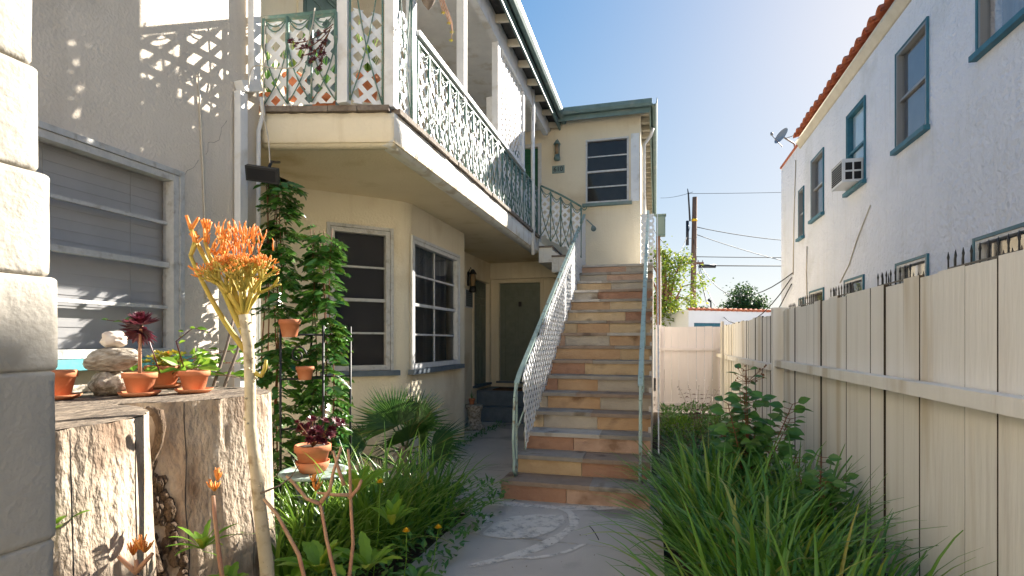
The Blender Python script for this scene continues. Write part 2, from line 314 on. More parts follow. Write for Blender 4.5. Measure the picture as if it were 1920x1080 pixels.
def window(parent, P, p0, p1, n, h, fm, gm, behind, rows=4, cols=1, sillm=None, proud=.02, fw=.05, sill_ext=.06, rail=None, casing=None, back='blind', lab=None, cwid=.035):
    p0 = V((p0[0], p0[1], 0)); p1 = V((p1[0], p1[1], 0)); a = (p1 - p0).normalized(); n = V(n).normalized(); s0, s1, z0, z1 = h[:4]
    e = .003
    mb = MB(); B = lambda q0, q1, b0, b1, d0, d1: frame_box(mb, P, a, n, q0, q1, b0, b1, d0, d1)
    B(s0 + e, s0 + fw, z0 + e, z1 - e, -proud, .07); B(s1 - fw, s1 - e, z0 + e, z1 - e, -proud, .07)
    B(s0 + fw, s1 - fw, z1 - fw, z1 - e, -proud + .003, .07); B(s0 + fw, s1 - fw, z0 + e, z0 + fw * 1.2, -proud + .003, .07)
    w_ = mb.build('window', fm, parent)
    mb = MB(); bw = .022
    for r in range(1, rows):
        z = z0 + fw + (z1 - z0 - 2 * fw) * r / rows; t = .035 if (rail == r) else bw
        B(s0 + fw, s1 - fw, z - t / 2, z + t / 2, .012 if rail == r else .03, .06)
    for c in range(1, cols):
        s_ = s0 + (s1 - s0) * c / cols; B(s_ - bw / 2, s_ + bw / 2, z0 + fw * 1.2, z1 - fw, .033, .057)
    mb.build('glazing_bar', fm, w_)
    mb = MB(); mb.poly([P(s0 + fw, z0 + fw, .045), P(s1 - fw, z0 + fw, .045), P(s1 - fw, z1 - fw, .045), P(s0 + fw, z1 - fw, .045)]); mb.build('pane', gm, w_)
    mb = MB()
    if back == 'blind':
        k = int((z1 - z0) / .03)
        for i in range(k):
            z = z0 + (z1 - z0) * (i + .5) / k; B(s0 + .02, s1 - .02, z - .0165, z + .0165, .10 + .004 * (i % 2), .103 + .004 * (i % 2))
        for i in range(3):
            s_ = s0 + (s1 - s0) * (i + .5) / 3; B(s_ - .002, s_ + .002, z0, z1, .094, .097)
    elif back == 'curtain':
        k = 60; mb.smooth = True; pts = []
        for i in range(k + 1):
            s_ = s0 + (s1 - s0) * i / k; d = .2 + .035 * sin(i * 1.3) + .02 * sin(i * .61 + 1)
            pts.append((s_, d))
        for (sa_, da), (sb, db) in zip(pts, pts[1:]):
            if (back == 'curtain') and (.47 < (sa_ - s0) / (s1 - s0) < .53): continue
            mb.poly([P(sa_, z0, da), P(sb, z0, db), P(sb, z1, db), P(sa_, z1, da)])
    else:
        B(s0 + .02, s1 - .02, z0 + .01, z1 - .01, .07, .075)
    mb.build({'blind': 'blind', 'curtain': 'curtain'}.get(back, 'insect_screen'), behind, w_)
    if sillm:
        mb = MB(); B(s0 - sill_ext, s1 + sill_ext, z0 - .06, z0 - .001, -.075, -.002); mb.build('sill', sillm, w_)
    if casing:
        mb = MB(); cw = cwid
        B(s0 - cw, s0 - .001, z0, z1 + cw, -.028, -.002); B(s1 + .001, s1 + cw, z0, z1 + cw, -.028, -.002); B(s0 - .001, s1 + .001, z1 + .001, z1 + cw, -.025, -.002)
        mb.build('casing', casing, w_)
    if lab: w_['label'] = lab
    return w_
def door(parent, P, p0, p1, n, h, dm, fm, lab=None, knob=True):
    p0 = V((p0[0], p0[1], 0)); p1 = V((p1[0], p1[1], 0)); a = (p1 - p0).normalized(); n = V(n).normalized(); s0, s1, z0, z1 = h[:4]
    mb = MB(); B = lambda q0, q1, b0, b1, d0, d1: frame_box(mb, P, a, n, q0, q1, b0, b1, d0, d1)
    B(s0 + .003, s1 - .003, z0 + .003, z1 - .003, .06, .1); d = mb.build('door', dm, parent)
    W = s1 - s0; H = z1 - z0; mb = MB()
    for (r0, r1) in ((.045, .36), (.43, .78), (.84, .94)):
        for (c0, c1) in ((.12, .45), (.55, .88)):
            q0, q1, b0, b1 = s0 + W * c0, s0 + W * c1, z0 + H * r0, z0 + H * r1
            B(q0, q1, b0, b0 + .02, .045, .059); B(q0, q1, b1 - .02, b1, .045, .059); B(q0, q0 + .02, b0 + .02, b1 - .02, .045, .059); B(q1 - .02, q1, b0 + .02, b1 - .02, .045, .059)
            B(q0 + .05, q1 - .05, b0 + .05, b1 - .05, .05, .059)
    mb.build('door_panel', dm, d)
    if knob:
        mb = MB(); c = P(s1 - .07, z0 + H * .47, .03); mb.tube([c + n * -.03, c + n * .01, c + n * .02, c + n * .05], [.02, .012, .028, .02], 10); mb.build('handle', M['brass'], d)
    mb = MB(); B(s0 - .07, s0 - .001, z0, z1 + .07, -.02, -.001); B(s1 + .001, s1 + .07, z0, z1 + .07, -.02, -.001); B(s0 - .001, s1 + .001, z1 + .001, z1 + .07, -.018, -.001)
    mb.build('door_frame', fm, d); mb = MB(); B(s0 - .05, s1 + .05, z0 - .04, z0 + .001, -.06, .055); mb.build('threshold', M['slate'], d)
    if lab: d['label'] = lab
    return d
def clip(poly, a, b):              # keep the part left of line a->b (2D)
    out = []; f = lambda p: (b[0] - a[0]) * (p[1] - a[1]) - (b[1] - a[1]) * (p[0] - a[0])
    for i in range(len(poly)):
        p, q = poly[i], poly[(i + 1) % len(poly)]; fp, fq = f(p), f(q)
        if fp >= 0: out.append(p)
        if fp * fq < 0: t = fp / (fp - fq); out.append((p[0] + (q[0] - p[0]) * t, p[1] + (q[1] - p[1]) * t))
    return out
def lattice(mb, o, ax, ay, n, region, pitch=.105, wd=.042, th=.006, ang=45):
    """crossed diagonal strips clipped to a convex region (ccw, in s,t)"""
    o = V(o); n = V(n).normalized()
    xs = [p[0] for p in region]; ys = [p[1] for p in region]; cx, cy = (min(xs) + max(xs)) / 2, (min(ys) + max(ys)) / 2; rad = sqrt((max(xs) - min(xs)) ** 2 + (max(ys) - min(ys)) ** 2) / 2 + .2
    for lay, sg in enumerate((1, -1)):
        d = (cos(radians(ang)), sg * sin(radians(ang))); q = (-d[1], d[0]); k = int(rad / pitch) + 1
        for i in range(-k, k + 1):
            c = (cx + q[0] * i * pitch, cy + q[1] * i * pitch)
            pl = [(c[0] - d[0] * rad - q[0] * wd / 2, c[1] - d[1] * rad - q[1] * wd / 2), (c[0] + d[0] * rad - q[0] * wd / 2, c[1] + d[1] * rad - q[1] * wd / 2),
                  (c[0] + d[0] * rad + q[0] * wd / 2, c[1] + d[1] * rad + q[1] * wd / 2), (c[0] - d[0] * rad + q[0] * wd / 2, c[1] - d[1] * rad + q[1] * wd / 2)]
            for j in range(len(region)):
                if len(pl) < 3: break
                pl = clip(pl, region[j], region[(j + 1) % len(region)])
            if len(pl) < 3: continue
            mb.prism([o + ax * p[0] + ay * p[1] + n * (lay * (th + .0005)) for p in pl], n * th)
def ironwork(mb, o, ax, ay, n, W, H, mod=.26, r=.0085, swag=True, slope=0):
    """wrought iron: bars, crossing ogive arcs and swags; slope shears the panel"""
    o = V(o); k = max(1, round(W / mod)); m = W / k; Q = lambda s, t: o + ax * s + ay * (t + slope * s) + n * .02
    for i in range(k + 1):
        mb.tube([Q(i * m, 0), Q(i * m, H * .62)], r, 5)
        mb.tube([Q(i * m, H * .62), Q(i * m, H * .7), Q(i * m, H)], [r, r * 2.1, r * 1.6], 5)
    for i in range(k):
        for sg in (0, 1):
            x0, x1 = (i * m, (i + 1) * m) if sg else ((i + 1) * m, i * m)
            mb.tube([Q(x0 + (x1 - x0) * (t ** 2.2), H * .86 * (1 - t)) for t in [j / 9 for j in range(10)]], r * .75, 4)
        if swag:
            for dz, dp in ((0, .10), (0, .16)):
                mb.tube([Q(i * m + m * t, H - dz - dp * H * 4 * t * (1 - t)) for t in [j / 8 for j in range(9)]], r * .7, 4)
def scroll(mb, c, ax, ay, r0, turns, r, sg=1, start=0):
    pts = []
    for i in range(22):
        t = i / 21; an = start + sg * turns * 2 * pi * t; rr = r0 * (1 - .75 * t); pts.append(V(c) + ax * (rr * cos(an)) + ay * (rr * sin(an)))
    mb.tube(pts, r, 6)
# ============================================================ GROUND
FXR_ = 1.34
mb = MB(); mb.poly([(-300, -60, -.06), (300, -60, -.06), (300, 900, -.06), (-300, 900, -.06)])
struct(mb.build('ground', M['soil']))
mb = MB(); mb.box(-60, 60, -40, -1.6, -.055, -.012); struct(mb.build('pavement', M['concrete']))  # unseen paving behind the camera, added pale so it bounces sunlight
mb = MB(); mb.box(FXR_ + .05, 3.3, -1.6, 15.7, -.055, -.012); struct(mb.build('side_yard', M['concrete']))
yj1 = at(1000, 1012, Z=0).y; yj2 = at(1000, 930, Z=0).y
mb = MB(); e = .006
def slab(x0, x1, y0, y1):
    mb.box(x0 + e, x1 - e, y0 + e, y1 - e, -.05, 0)
for y0, y1 in ((-1.5, 1.4), (1.4, 2.75), (2.75, yj1), (yj1, yj2)):
    slab(-1.6, .06, y0, y1)
slab(-2.75, -1.6, yj2 - .55, yj2); slab(-3.25, .06, yj2, 6.3); slab(-3.4, -1.38, 6.3, 7.9); slab(-3.6, -1.38, 7.9, 11.2)
struct(mb.build('path', M['concrete']))
mb = MB()
rr = random.Random(3)
def ribbon(pts, wd):
    P3 = [at(u, v, Z=.004) for u, v in pts]; n = 24; q = []
    for i in range(n + 1):
        t = i / n * (len(P3) - 1); k = min(int(t), len(P3) - 2); f = t - k
        a = P3[max(k - 1, 0)]; b = P3[k]; c = P3[k + 1]; d = P3[min(k + 2, len(P3) - 1)]
        q.append(.5 * ((2 * b) + (c - a) * f + (2 * a - 5 * b + 4 * c - d) * f * f + (3 * b - a - 3 * c + d) * f ** 3))
    for i in range(n):
        d = (q[min(i + 1, n)] - q[max(i - 1, 0)]).normalized(); d2 = (q[min(i + 2, n)] - q[i]).normalized(); s1 = V((-d.y, d.x, 0)); s2 = V((-d2.y, d2.x, 0))
        w1 = wd * (.8 + .4 * noise.noise(V((i * .4, wd * 9, 0)))); w2 = wd * (.8 + .4 * noise.noise(V(((i + 1) * .4, wd * 9, 0))))
        mb.poly([q[i] - s1 * w1, q[i + 1] - s2 * w2, q[i + 1] + s2 * w2, q[i] + s1 * w1])
ribbon([(862, 945), (950, 945), (1060, 952), (1150, 950), (1215, 948)], .075)
for p in mb.v: pass
n0 = len(mb.v)
ribbon([(1050, 950), (1072, 965), (1075, 985), (1045, 1008), (1000, 1030), (940, 1048), (880, 1062)], .05)
ribbon([(1095, 1020), (1060, 1035), (1010, 1045), (960, 1046)], .022)
ribbon([(872, 952), (905, 965), (912, 980), (890, 1000)], .03)
mb.v = [(x, y, z + (.0015 if i >= n0 else 0)) for i, (x, y, z) in enumerate(mb.v)]
mb.poly([at(u, v, Z=.007) for u, v in [(900, 1003), (925, 982), (960, 968), (1010, 964), (1055, 966), (1060, 980), (1035, 996), (1000, 1008), (950, 1010)]])
o = mb.build('worn_floor_painting', M['chalk'], loc=(-.9, 4.3, 0)); tag(o, 'pale worn swirls painted on the concrete path below the stairs', 'floor painting')
# cracks
mb = MB()
def crack(p, q, n=14, amp=.03, wd=.004):
    P0, P1 = at(*p, Z=.003), at(*q, Z=.003); pts = []
    for i in range(n + 1):
        t = i / n; c = P0.lerp(P1, t); c += V((noise.noise(c * 3) * amp * 2, noise.noise(c * 5 + V((9, 0, 0))) * amp, 0)); c.z = .003; pts.append(c)
    for a, b in zip(pts, pts[1:]):
        d = (b - a).normalized(); s_ = V((-d.y, d.x, 0)) * wd; mb.poly([a - s_, b - s_, b + s_, a + s_])
crack((875, 880), (950, 882)); crack((960, 940), (975, 925)); crack((1110, 985), (1118, 1012))
struct(mb.build('path_crack', M['dark']))
# ============================================================ LEFT APARTMENT BUILDING
DK = 3.42; SOF = 3.13; LX = -3.14; BX = -2.8; FX = -2.07; UX = -3.35
bld = thing('apartment_building', 'two storey cream stucco apartment building with white latticed balcony and bay windows', 'building', (-3.3, 6, 0))
# left lower/upper wall
mb = MB(); wy = (1.45, 2.99)
P = hole_wall(mb, (LX, -1.6), (LX, 3.78), -.05, 6.2, (1, 0, 0), [(wy[0] + 1.6, wy[1] + 1.6, 1.40, 2.62)])
mb.poly([(LX, 3.78, -.05), (-6, 3.78, -.05), (-6, 3.78, 6.2), (LX, 3.78, 6.2)]); mb.poly([(LX, -1.6, -.05), (-6, -1.6, -.05), (-6, -1.6, 6.2), (LX, -1.6, 6.2)])
mb.poly([(LX, -1.6, 6.2), (-6, -1.6, 6.2), (-6, 3.78, 6.2), (LX, 3.78, 6.2)])
mb.build('wall', [M['greyc'], M['dark']], bld)
window(bld, P, (LX, -1.6), (LX, 3.78), (1, 0, 0), (wy[0] + 1.6, wy[1] + 1.6, 1.40, 2.62), M['oldframe'], M['screen'], M['blind'], rows=4, rail=2, casing=M['oldframe'], sillm=M['turq'], fw=.045, lab='wide window with grey blinds and turquoise sill behind the stump')
# bay: 45 degree wall + wall along Y, rounded corner
c0 = V((BX, 5.86, 0)); g = .16; dg = V((-.7071, -.7071, 0))
far = c0 + dg * 2.4
w1a = c0 + dg * g; 
mb = MB(); L1 = (w1a - far).length
# window 1: s measured from far toward corner; distances from corner
def s_of(u):   # intersection of view ray with the 45 deg wall, distance from c0
    r = ray(u, 640); k = r.x / r.y; s = (k * c0.y - BX) / (dg.x - k * dg.y); return s
d0, d1 = s_of(731), s_of(618)
h1 = (L1 + g - d1, L1 + g - d0, 1.17, 2.76)
n1 = (.7071, -.7071, 0)
P1 = hole_wall(mb, far, w1a, -.05, SOF + .02, n1, [h1])
b0 = V((BX, c0.y + g, 0)); b1 = V((BX, 7.78, 0))
yA = at(772, 600, X=BX).y; yB = at(858, 600, X=BX).y
h2 = (yA - b0.y, yB - b0.y, 1.17, 2.72)
P2 = hole_wall(mb, b0, b1, -.05, SOF + .02, (1, 0, 0), [h2])
mb.smooth = True; N = 8; prev = None
for i in range(N + 1):
    t = i / N; p = (1 - t) ** 2 * w1a + 2 * t * (1 - t) * c0 + t * t * b0
    if prev: mb.poly([(prev.x, prev.y, -.05), (p.x, p.y, -.05), (p.x, p.y, SOF + .02), (prev.x, prev.y, SOF + .02)])
    prev = p
mb.smooth = False
mb.poly([(BX, 7.78, -.05), (-3.4, 7.78, -.05), (-3.4, 7.78, SOF + .02), (BX, 7.78, SOF + .02)])
# vent
mb.build('bay_wall', [M['cream'], M['dark']], bld)
window(bld, P1, far, w1a, n1, h1, M['oldframe'], M['screen'], M['meshscr'], rows=4, rail=2, sillm=M['slate'], sill_ext=.1, fw=.05, casing=M['oldframe'], back='screen', lab='tall dark screened window on the angled bay wall')
window(bld, P2, b0, b1, (1, 0, 0), h2, M['framew'], M['glass'], M['curtain'], rows=4, cols=2, rail=2, sillm=M['slate'], sill_ext=.1, fw=.05, casing=M['framew'], back='curtain', lab='eight pane white window with grey curtains beside the entrance')
mb = MB()
va = at(812, 765, X=BX); mb.box(BX - .01, BX + .012, va.y - .12, va.y + .12, .42, .58)
v_ = mb.build('vent', M['oldframe'], bld)
mb = MB()
for i in range(5): mb.box(BX + .012, BX + .02, va.y - .1, va.y + .1, .435 + i * .027, .445 + i * .027)
mb.build('vent_slat', M['rust'], v_)
# entrance recess
RX = -3.36; RY = 11.0; PZ = .55
mb = MB()
yl0, yl1 = at(888, 600, X=RX).y, at(916, 600, X=RX).y
hd = (yl0 - 7.78, yl1 - 7.78, PZ + .1, PZ + 2.15, .25)
P3 = hole_wall(mb, (RX, 7.78), (RX, RY), -.05, SOF + .02, (1, 0, 0), [hd])
xd0, xd1 = at(936, 600, Y=RY).x, at(1013, 600, Y=RY).x
hb = (xd0 - RX, xd1 - RX, PZ + .12, PZ + 2.17, .25)
P4 = hole_wall(mb, (RX, RY), (-.45, RY), -.05, SOF + .02, (0, -1, 0), [hb])
mb.build('entrance_wall', [M['cream'], M['dark']], bld)
door(bld, P3, (RX, 7.78), (RX, RY), (1, 0, 0), hd, M['door'], M['cream'], 'dark olive panelled door on the left side of the entrance', knob=False)
dd = door(bld, P4, (RX, RY), (-.45, RY), (0, -1, 0), hb, M['door'], M['cream'], 'dark olive six panel door facing the path')
mb = MB(); kc = at(974, 570, Y=RY - .0); mb.obox(V((kc.x, RY + .045, kc.z)), V((1, 0, 0)), V((0, 1, 0)), V((0, 0, 1)), .03, .012, .05); mb.tube([(kc.x - .02, RY + .03, kc.z), (kc.x, RY + .015, kc.z - .06), (kc.x + .02, RY + .03, kc.z)], .007, 5)
mb.build('door_knocker', M['blackiron'], dd)
# blue entrance steps
mb = MB(); mb.box(RX + .01, -1.42, 10.0, RY - .01, 0, PZ); mb.build('entrance_step', M['slate'], bld)
mb = MB(); mb.box(RX + .01, -1.42, 9.68, 9.995, 0, PZ / 2); mb.build('entrance_step', M['slate'], bld)
mb = MB(); mb.box(RX + .3, -2.2, 10.1, 10.6, PZ, PZ + .02); o = mb.build('doormat', M['matbrown'], loc=(-2.7, 10.3, PZ)); tag(o, 'brown doormat on the blue entrance step', 'doormat')
# deck slab with fascia
A_ = V((LX, 3.80, 0)); B_ = V((FX, 4.06, 0)); DE = 9.74
mb = MB()
mb.poly([(A_.x, A_.y, SOF), (B_.x, B_.y, SOF), (FX, DE, SOF), (-2.07, RY, SOF), (-.5, RY, SOF - .3), (-.5, RY, SOF), (-3.5, RY, SOF), (-3.5, 3.8, SOF)][:4] + [(-3.6, RY, SOF), (-3.6, 3.8, SOF)])
mb.build('balcony_soffit', M['soffit'], bld)
def facewall(mb, a, b, z0, z1, m=0):
    mb.poly([(a.x, a.y, z0), (b.x, b.y, z0), (b.x, b.y, z1), (a.x, a.y, z1)])
mb = MB(); th = .14
nA = V((B_.y - A_.y, -(B_.x - A_.x), 0)).normalized()
segs = 14
# near fascia and side fascia as thick beams with slightly wavy rounded lower edge
def fascia(p, q, nrm, name, m):
    mb = MB(); mb.smooth = True; k = 26; prof = [(0, DK - .05), (.0, DK - .12), (.004, SOF + .12), (-.002, SOF + .03), (-.02, SOF - .012), (-.06, SOF - .03), (-.16, SOF - .006), (-.16, DK - .05)]
    rows_ = []
    for i in range(k + 1):
        c = p.lerp(q, i / k); row = []
        for j, (d, z) in enumerate(prof):
            wv = .008 * noise.noise(V((i * .7, j * .9, 3))); row.append(c + nrm * (d + wv * (j < 6)) + V((0, 0, z + wv)))
        rows_.append(row)
    b = len(mb.v)
    for row in rows_: mb.v += [tuple(x) for x in row]
    n_ = len(prof)
    for i in range(k):
        for j in range(n_):
            mb.face((b + i * n_ + j, b + (i + 1) * n_ + j, b + (i + 1) * n_ + (j + 1) % n_, b + i * n_ + (j + 1) % n_))
    mb.face([b + j for j in range(n_)]); mb.face([b + k * n_ + j for j in range(n_)][::-1])
    return mb.build(name, m, bld)
fascia(A_, B_, nA, 'balcony_fascia', M['cream'])
fascia(B_ + V((0, .0, 0)), V((FX, DE, 0)), V((1, 0, 0)), 'balcony_fascia', M['fascia'])
mb = MB(); mb.prism([(A_.x, A_.y + .1, DK - .06), (B_.x - .1, B_.y + .08, DK - .06), (FX - .1, RY, DK - .06), (-3.6, RY, DK - .06), (-3.6, 3.9, DK - .06)], (0, 0, .05)); mb.build('balcony_floor', M['concrete'], bld)
# brown cap tiles along the deck edge
mb = MB()
def caps(p, q, nrm):
    L = (q - p).length; d = (q - p) / L; s = 0
    while s < L - .05:
        l = min(rr.uniform(.24, .34), L - s); c = p + d * (s + l / 2) + nrm * rr.uniform(-.005, .006); z = rr.uniform(-.003, .003)
        mb.obox(V((c.x, c.y, DK - .02 + z)) - nrm * .05, d, nrm, V((0, 0, 1)), l / 2 - .003, .08, .022); s += l
caps(A_, B_, nA); caps(B_ + V((0, .05, 0)), V((FX, DE, 0)), V((1, 0, 0)))
mb.build('deck_edge_tile', M['rust'], bld)
# upper walls
mb = MB()
yd0, yd1 = at(565, 20, X=UX).y, at(640, 20, X=UX).y
hu = (yd0 - 3.78, yd1 - 3.78 + .2, DK + .03, DK + 2.05, .25)
P5 = hole_wall(mb, (UX, 3.78), (UX, 10.9), DK - .02, 5.95, (1, 0, 0), [hu])
mb.build('upper_wall', [M['cream'], M['dark']], bld)
door(bld, P5, (UX, 3.78), (UX, 10.9), (1, 0, 0), hu, M['gutter'], M['cream'], 'grey green door at the near end of the balcony', knob=False)
# end block ("610")
EX = -.29; EY = 10.9
mb = MB(); xg0, xg1 = -3.1, at(1009, 300, Y=EY).x
hw = (at(1098, 300, Y=EY).x - UX, at(1179, 300, Y=EY).x - UX, 4.24, 5.52)
hg = (xg0 - UX, xg1 - UX, DK + .02, DK + 2.05, .25)
P6 = hole_wall(mb, (UX, EY), (EX, EY), 2.80, 5.95, (0, -1, 0), [hw, hg])
hs = [(12.0 - EY, 13.2 - EY, 4.2, 5.5), (14.5 - EY, 15.6 - EY, 4.2, 5.5)]
P7 = hole_wall(mb, (EX, EY), (EX, 19.5), -.05, 5.95, (1, 0, 0), hs)
mb.poly([(EX, 19.5, -.05), (-6, 19.5, -.05), (-6, 19.5, 5.95), (EX, 19.5, 5.95)]); mb.poly([(-6, 19.5, -.05), (-6, 3.8, -.05), (-6, 3.8, 5.95), (-6, 19.5, 5.95)])
mb.poly([(UX, EY, 2.8), (EX, EY, 2.8), (EX, RY, 2.8), (UX, RY, 2.8)])
mb.build('end_wall', [M['cream'], M['dark']], bld)
w6 = window(bld, P6, (UX, EY), (EX, EY), (0, -1, 0), hw, M['framew'], M['glass'], M['meshscr'], rows=4, rail=2, sillm=M['gutter'], sill_ext=.06, fw=.035, back='screen', lab='dark four light window above the stair landing')
for h in hs: window(bld, P7, (EX, EY), (EX, 19.5), (1, 0, 0), h, M['framew'], M['glass'], M['meshscr'], rows=2, sillm=M['gutter'], back='screen')
mb = MB(); frame_box(mb, P6, V((1, 0, 0)), (0, -1, 0), hw[1] + .04, hw[1] + .2, 4.24, 5.56, -.02, -.001); mb.build('window_side_board', M['white'], bld)
door(bld, P6, (UX, EY), (EX, EY), (0, -1, 0), hg, M['gdoor'], M['framew'], 'bright green door at the far end of the balcony', knob=False)
# lower block filler under landing
# roofs
EZ = 5.9
mb = MB(); ex = -1.86
mb.prism([(ex, 3.0, EZ), (ex, 3.0, EZ + .06), (-5.0, 3.0, EZ + 1.2), (-6.2, 3.0, EZ + .8), (-6.2, 3.0, EZ)], (0, 8.0, 0)); rf = mb.build('roof', M['roofing'], bld)
mb = MB()
gp = [(0, .10), (.0, .02), (.03, -.02), (.09, -.02), (.115, .03), (.12, .10), (.105, .10), (.10, .04), (.085, -.005), (.035, -.005), (.015, .03), (.015, .10)]
def gutter(p, q, nrm, z):
    p, q = V(p), V(q); mb.prism([p + nrm * a + V((0, 0, z + b)) for a, b in gp], q - p)
gutter((ex + .005, 3.0, 0), (ex + .005, 10.92, 0), V((1, 0, 0)), EZ + .0)
mb.build('gutter', M['gutter'], rf)
mb = MB(); mb.box(ex - .03, ex, 3.0, 10.88, EZ - .14, EZ - .002); mb.build('fascia_board', M['gutter'], rf)
y = 3.3
while y < 10.8: mb = MB(); mb.bar((FX - .1, y, EZ - .06), (ex - .035, y, EZ - .08), .045, .1); mb.build('rafter', M['rafter'], rf); y += .62
# beam under the eave
mb = MB(); mb.box(FX - .09, FX + .0, 3.96, 10.6, 5.58, 5.74); mb.build('balcony_beam', M['white'], bld)
mb = MB(); mb.box(FX - .08, FX - .01, 4.0, 10.88, 5.742, EZ - .004); mb.box(UX, FX - .1, 3.9, 10.88, 5.80, 5.84); mb.build('balcony_ceiling', M['white'], bld)
# end block roof
mb = MB(); ez = 5.86
ox0, ox1, oy0, oy1 = -3.0, -.09, 10.60, 19.9
rx0 = -6.2
mb.v += [(rx0, oy0, ez + .2), (ox1, oy0, ez + .2), (ox1, oy1, ez + .2), (rx0, oy1, ez + .2), (-3.2, 13.4, ez + 1.1), (-3.2, 17.2, ez + 1.1)]
for f in ((0, 1, 4), (1, 2, 5, 4), (2, 3, 5), (3, 0, 4, 5), (3, 2, 1, 0)): mb.face(f)
rf2 = mb.build('roof', M['roofing'], bld)
mb = MB(); gutter((-1.75, oy0, 0), (ox1 + .02, oy0, 0), V((0, -1, 0)), ez + .08); gutter((ox1, oy0 - .1, 0), (ox1, oy1, 0), V((1, 0, 0)), ez + .08); mb.build('gutter', M['gutter'], rf2)
mb = MB(); mb.box(-1.9, ox1 - .03, oy0 + .002, oy0 + .03, ez - .03, ez + .15); mb.box(ox1 - .03, ox1 - .002, oy0, oy1, ez + .0, ez + .15); mb.build('fascia_board', M['gutter'], rf2)
y = oy0 + .25
while y < oy1: mb = MB(); mb.box(EX + .002, ox1 - .032, y - .025, y + .025, ez + .03, ez + .13); mb.build('rafter', M['rafter'], rf2); y += .42
mb = MB(); mb.box(EX + .002, ox1 - .032, oy0 + .03, oy1, ez + .14, ez + .16); mb.build('eave_board', M['rafter'], rf2)
mb = MB(); mb.tube([(ox1 + .03, 11.6, ez + .05), (ox1 - .02, 11.65, ez - .1), (EX + .05, 11.7, ez - .25), (EX + .05, 11.7, 3.0), (EX + .05, 11.7, .1)], .035, 8); mb.build('downspout', M['white'], bld)
# balcony posts
def post(x, y, z0, z1, wx=.045, wy=.045, m='white', lab=None):
    mb = MB(); mb.box(x - wx, x + wx, y - wy, y + wy, z0, z1); o = mb.build('balcony_post', M[m], bld); return o
pa = at(645, 100, d=4.41); post(pa.x, pa.y, DK + .004, 5.58, .047, .03)
post(FX - .045, 4.10, DK + .004, 5.58, .043, .04); post(FX - .04, 4.47, DK + .004, 5.575, .035, .035)
post(FX - .045, at(873, 200, X=FX).y, 4.2, 5.575); post(FX - .045, at(936, 200, X=FX).y, 4.2, 5.575); post(FX - .045, at(984, 400, X=FX).y, DK + .004, 5.575, .035, .04)
mb = MB(); yy = at(998, 400, X=FX).y; mb.tube([(FX + .01, yy, 5.85), (FX + .01, yy, 3.0)], .035, 10); mb.build('downspout', M['white'], bld)
# near face railing
def panel(p, q, nrm, H, z0, name, lat_top=None, sw=True, bars=.22, full=False, lab=None):
    p, q = V((p[0], p[1], z0)), V((q[0], q[1], z0)); W = (q - p).length; ax = (q - p) / W; Z = V((0, 0, 1))
    mb = MB(); rz = H
    mb.obox((p + q) / 2 + Z * rz, ax, V(nrm), Z, W / 2, .022, .014); pr = mb.build('railing', M['iron'], bld)
    if lab: pr['label'] = lab
    mb = MB(); ironwork(mb, p + Z * .02, ax, Z, V(nrm), W, rz - .03, bars, swag=sw); mb.build('scrollwork', M['iron'], pr)
    mb = MB(); lt = lat_top or H - .03; lattice(mb, p - V(nrm) * .012, ax, Z, V(nrm), [(0, .012), (W, .012), (W, lt), (0, lt)]); mb.build('lattice', M['lattice'], pr)
    return pr
dab = (B_ - A_).normalized()
pA = V((pa.x, pa.y, 0)) - dab * .06
Hn = .70
panel(A_ + dab * .02 - nA * .03, pA - nA * 0, nA, Hn + .04, DK + .005, 'r', lab='green iron railing with white lattice on the near balcony end')
pB = V((pa.x, pa.y, 0)) + dab * .055
pr = panel(pB, B_ + V((-.115, .03, 0)), nA, 2.0, DK + .005, 'r', lat_top=.78, sw=False, bars=.3)
pr = panel((FX - .03, 4.16), (FX - .03, 4.41), (1, 0, 0), 2.0, DK + .005, 'r', lat_top=.9, sw=False, bars=.26)
yF = at(984, 400, X=FX).y
pr = panel((FX - .03, 4.53), (FX - .03, yF - .04), (1, 0, 0), .80, DK + .005, 'r', bars=.25, lab='long iron railing with white lattice above the side fascia')
mb = MB(); mb.box(FX - .07, FX + .02, 4.52, yF - .036, 4.255, 4.30); mb.build('rail_cap', M['white'], pr)
pr = panel((FX - .03, yF + .04), (FX - .03, 9.66), (1, 0, 0), .85, DK + .005, 'r', bars=.25)
# tall privacy lattice
ye = at(936, 200, X=FX).y
mb = MB(); lattice(mb, (FX - .05, ye + .05, 4.31), V((0, 1, 0)), V((0, 0, 1)), V((1, 0, 0)), [(0, 0), (yF - ye - .09, 0), (yF - ye - .09, 1.26), (0, 1.26)], wd=.03); mb.build('privacy_lattice', M['lattice'], bld)
# extra steps from landing up to the balcony
sx = [FX - .002, -1.83, -1.59, -1.352]; LZ = 2.88
for i in range(3):
    z = DK - .18 * i
    if i == 0: continue
    x0, x1 = sx[i - 1], sx[i]
    mb = MB(); mb.box(x0, x1, DE + .02, EY - .004, z - .3 - .0, z - .03); mb.build('upper_stair_step', M['fascia'], bld)
    mb = MB(); mb.box(x0 - .0, x1 + .02, DE - .01, EY - .004, z - .028, z); mb.build('upper_stair_tread', M['rust'], bld)
mb = MB(); mb.prism([(FX, DE + .03, SOF), (FX, DE + .03, SOF + .2), (-1.352, DE + .03, LZ - .05), (-1.352, DE + .03, 2.6)], (0, EY - DE - .04, 0)); mb.build('upper_stair_soffit', M['fascia'], bld)
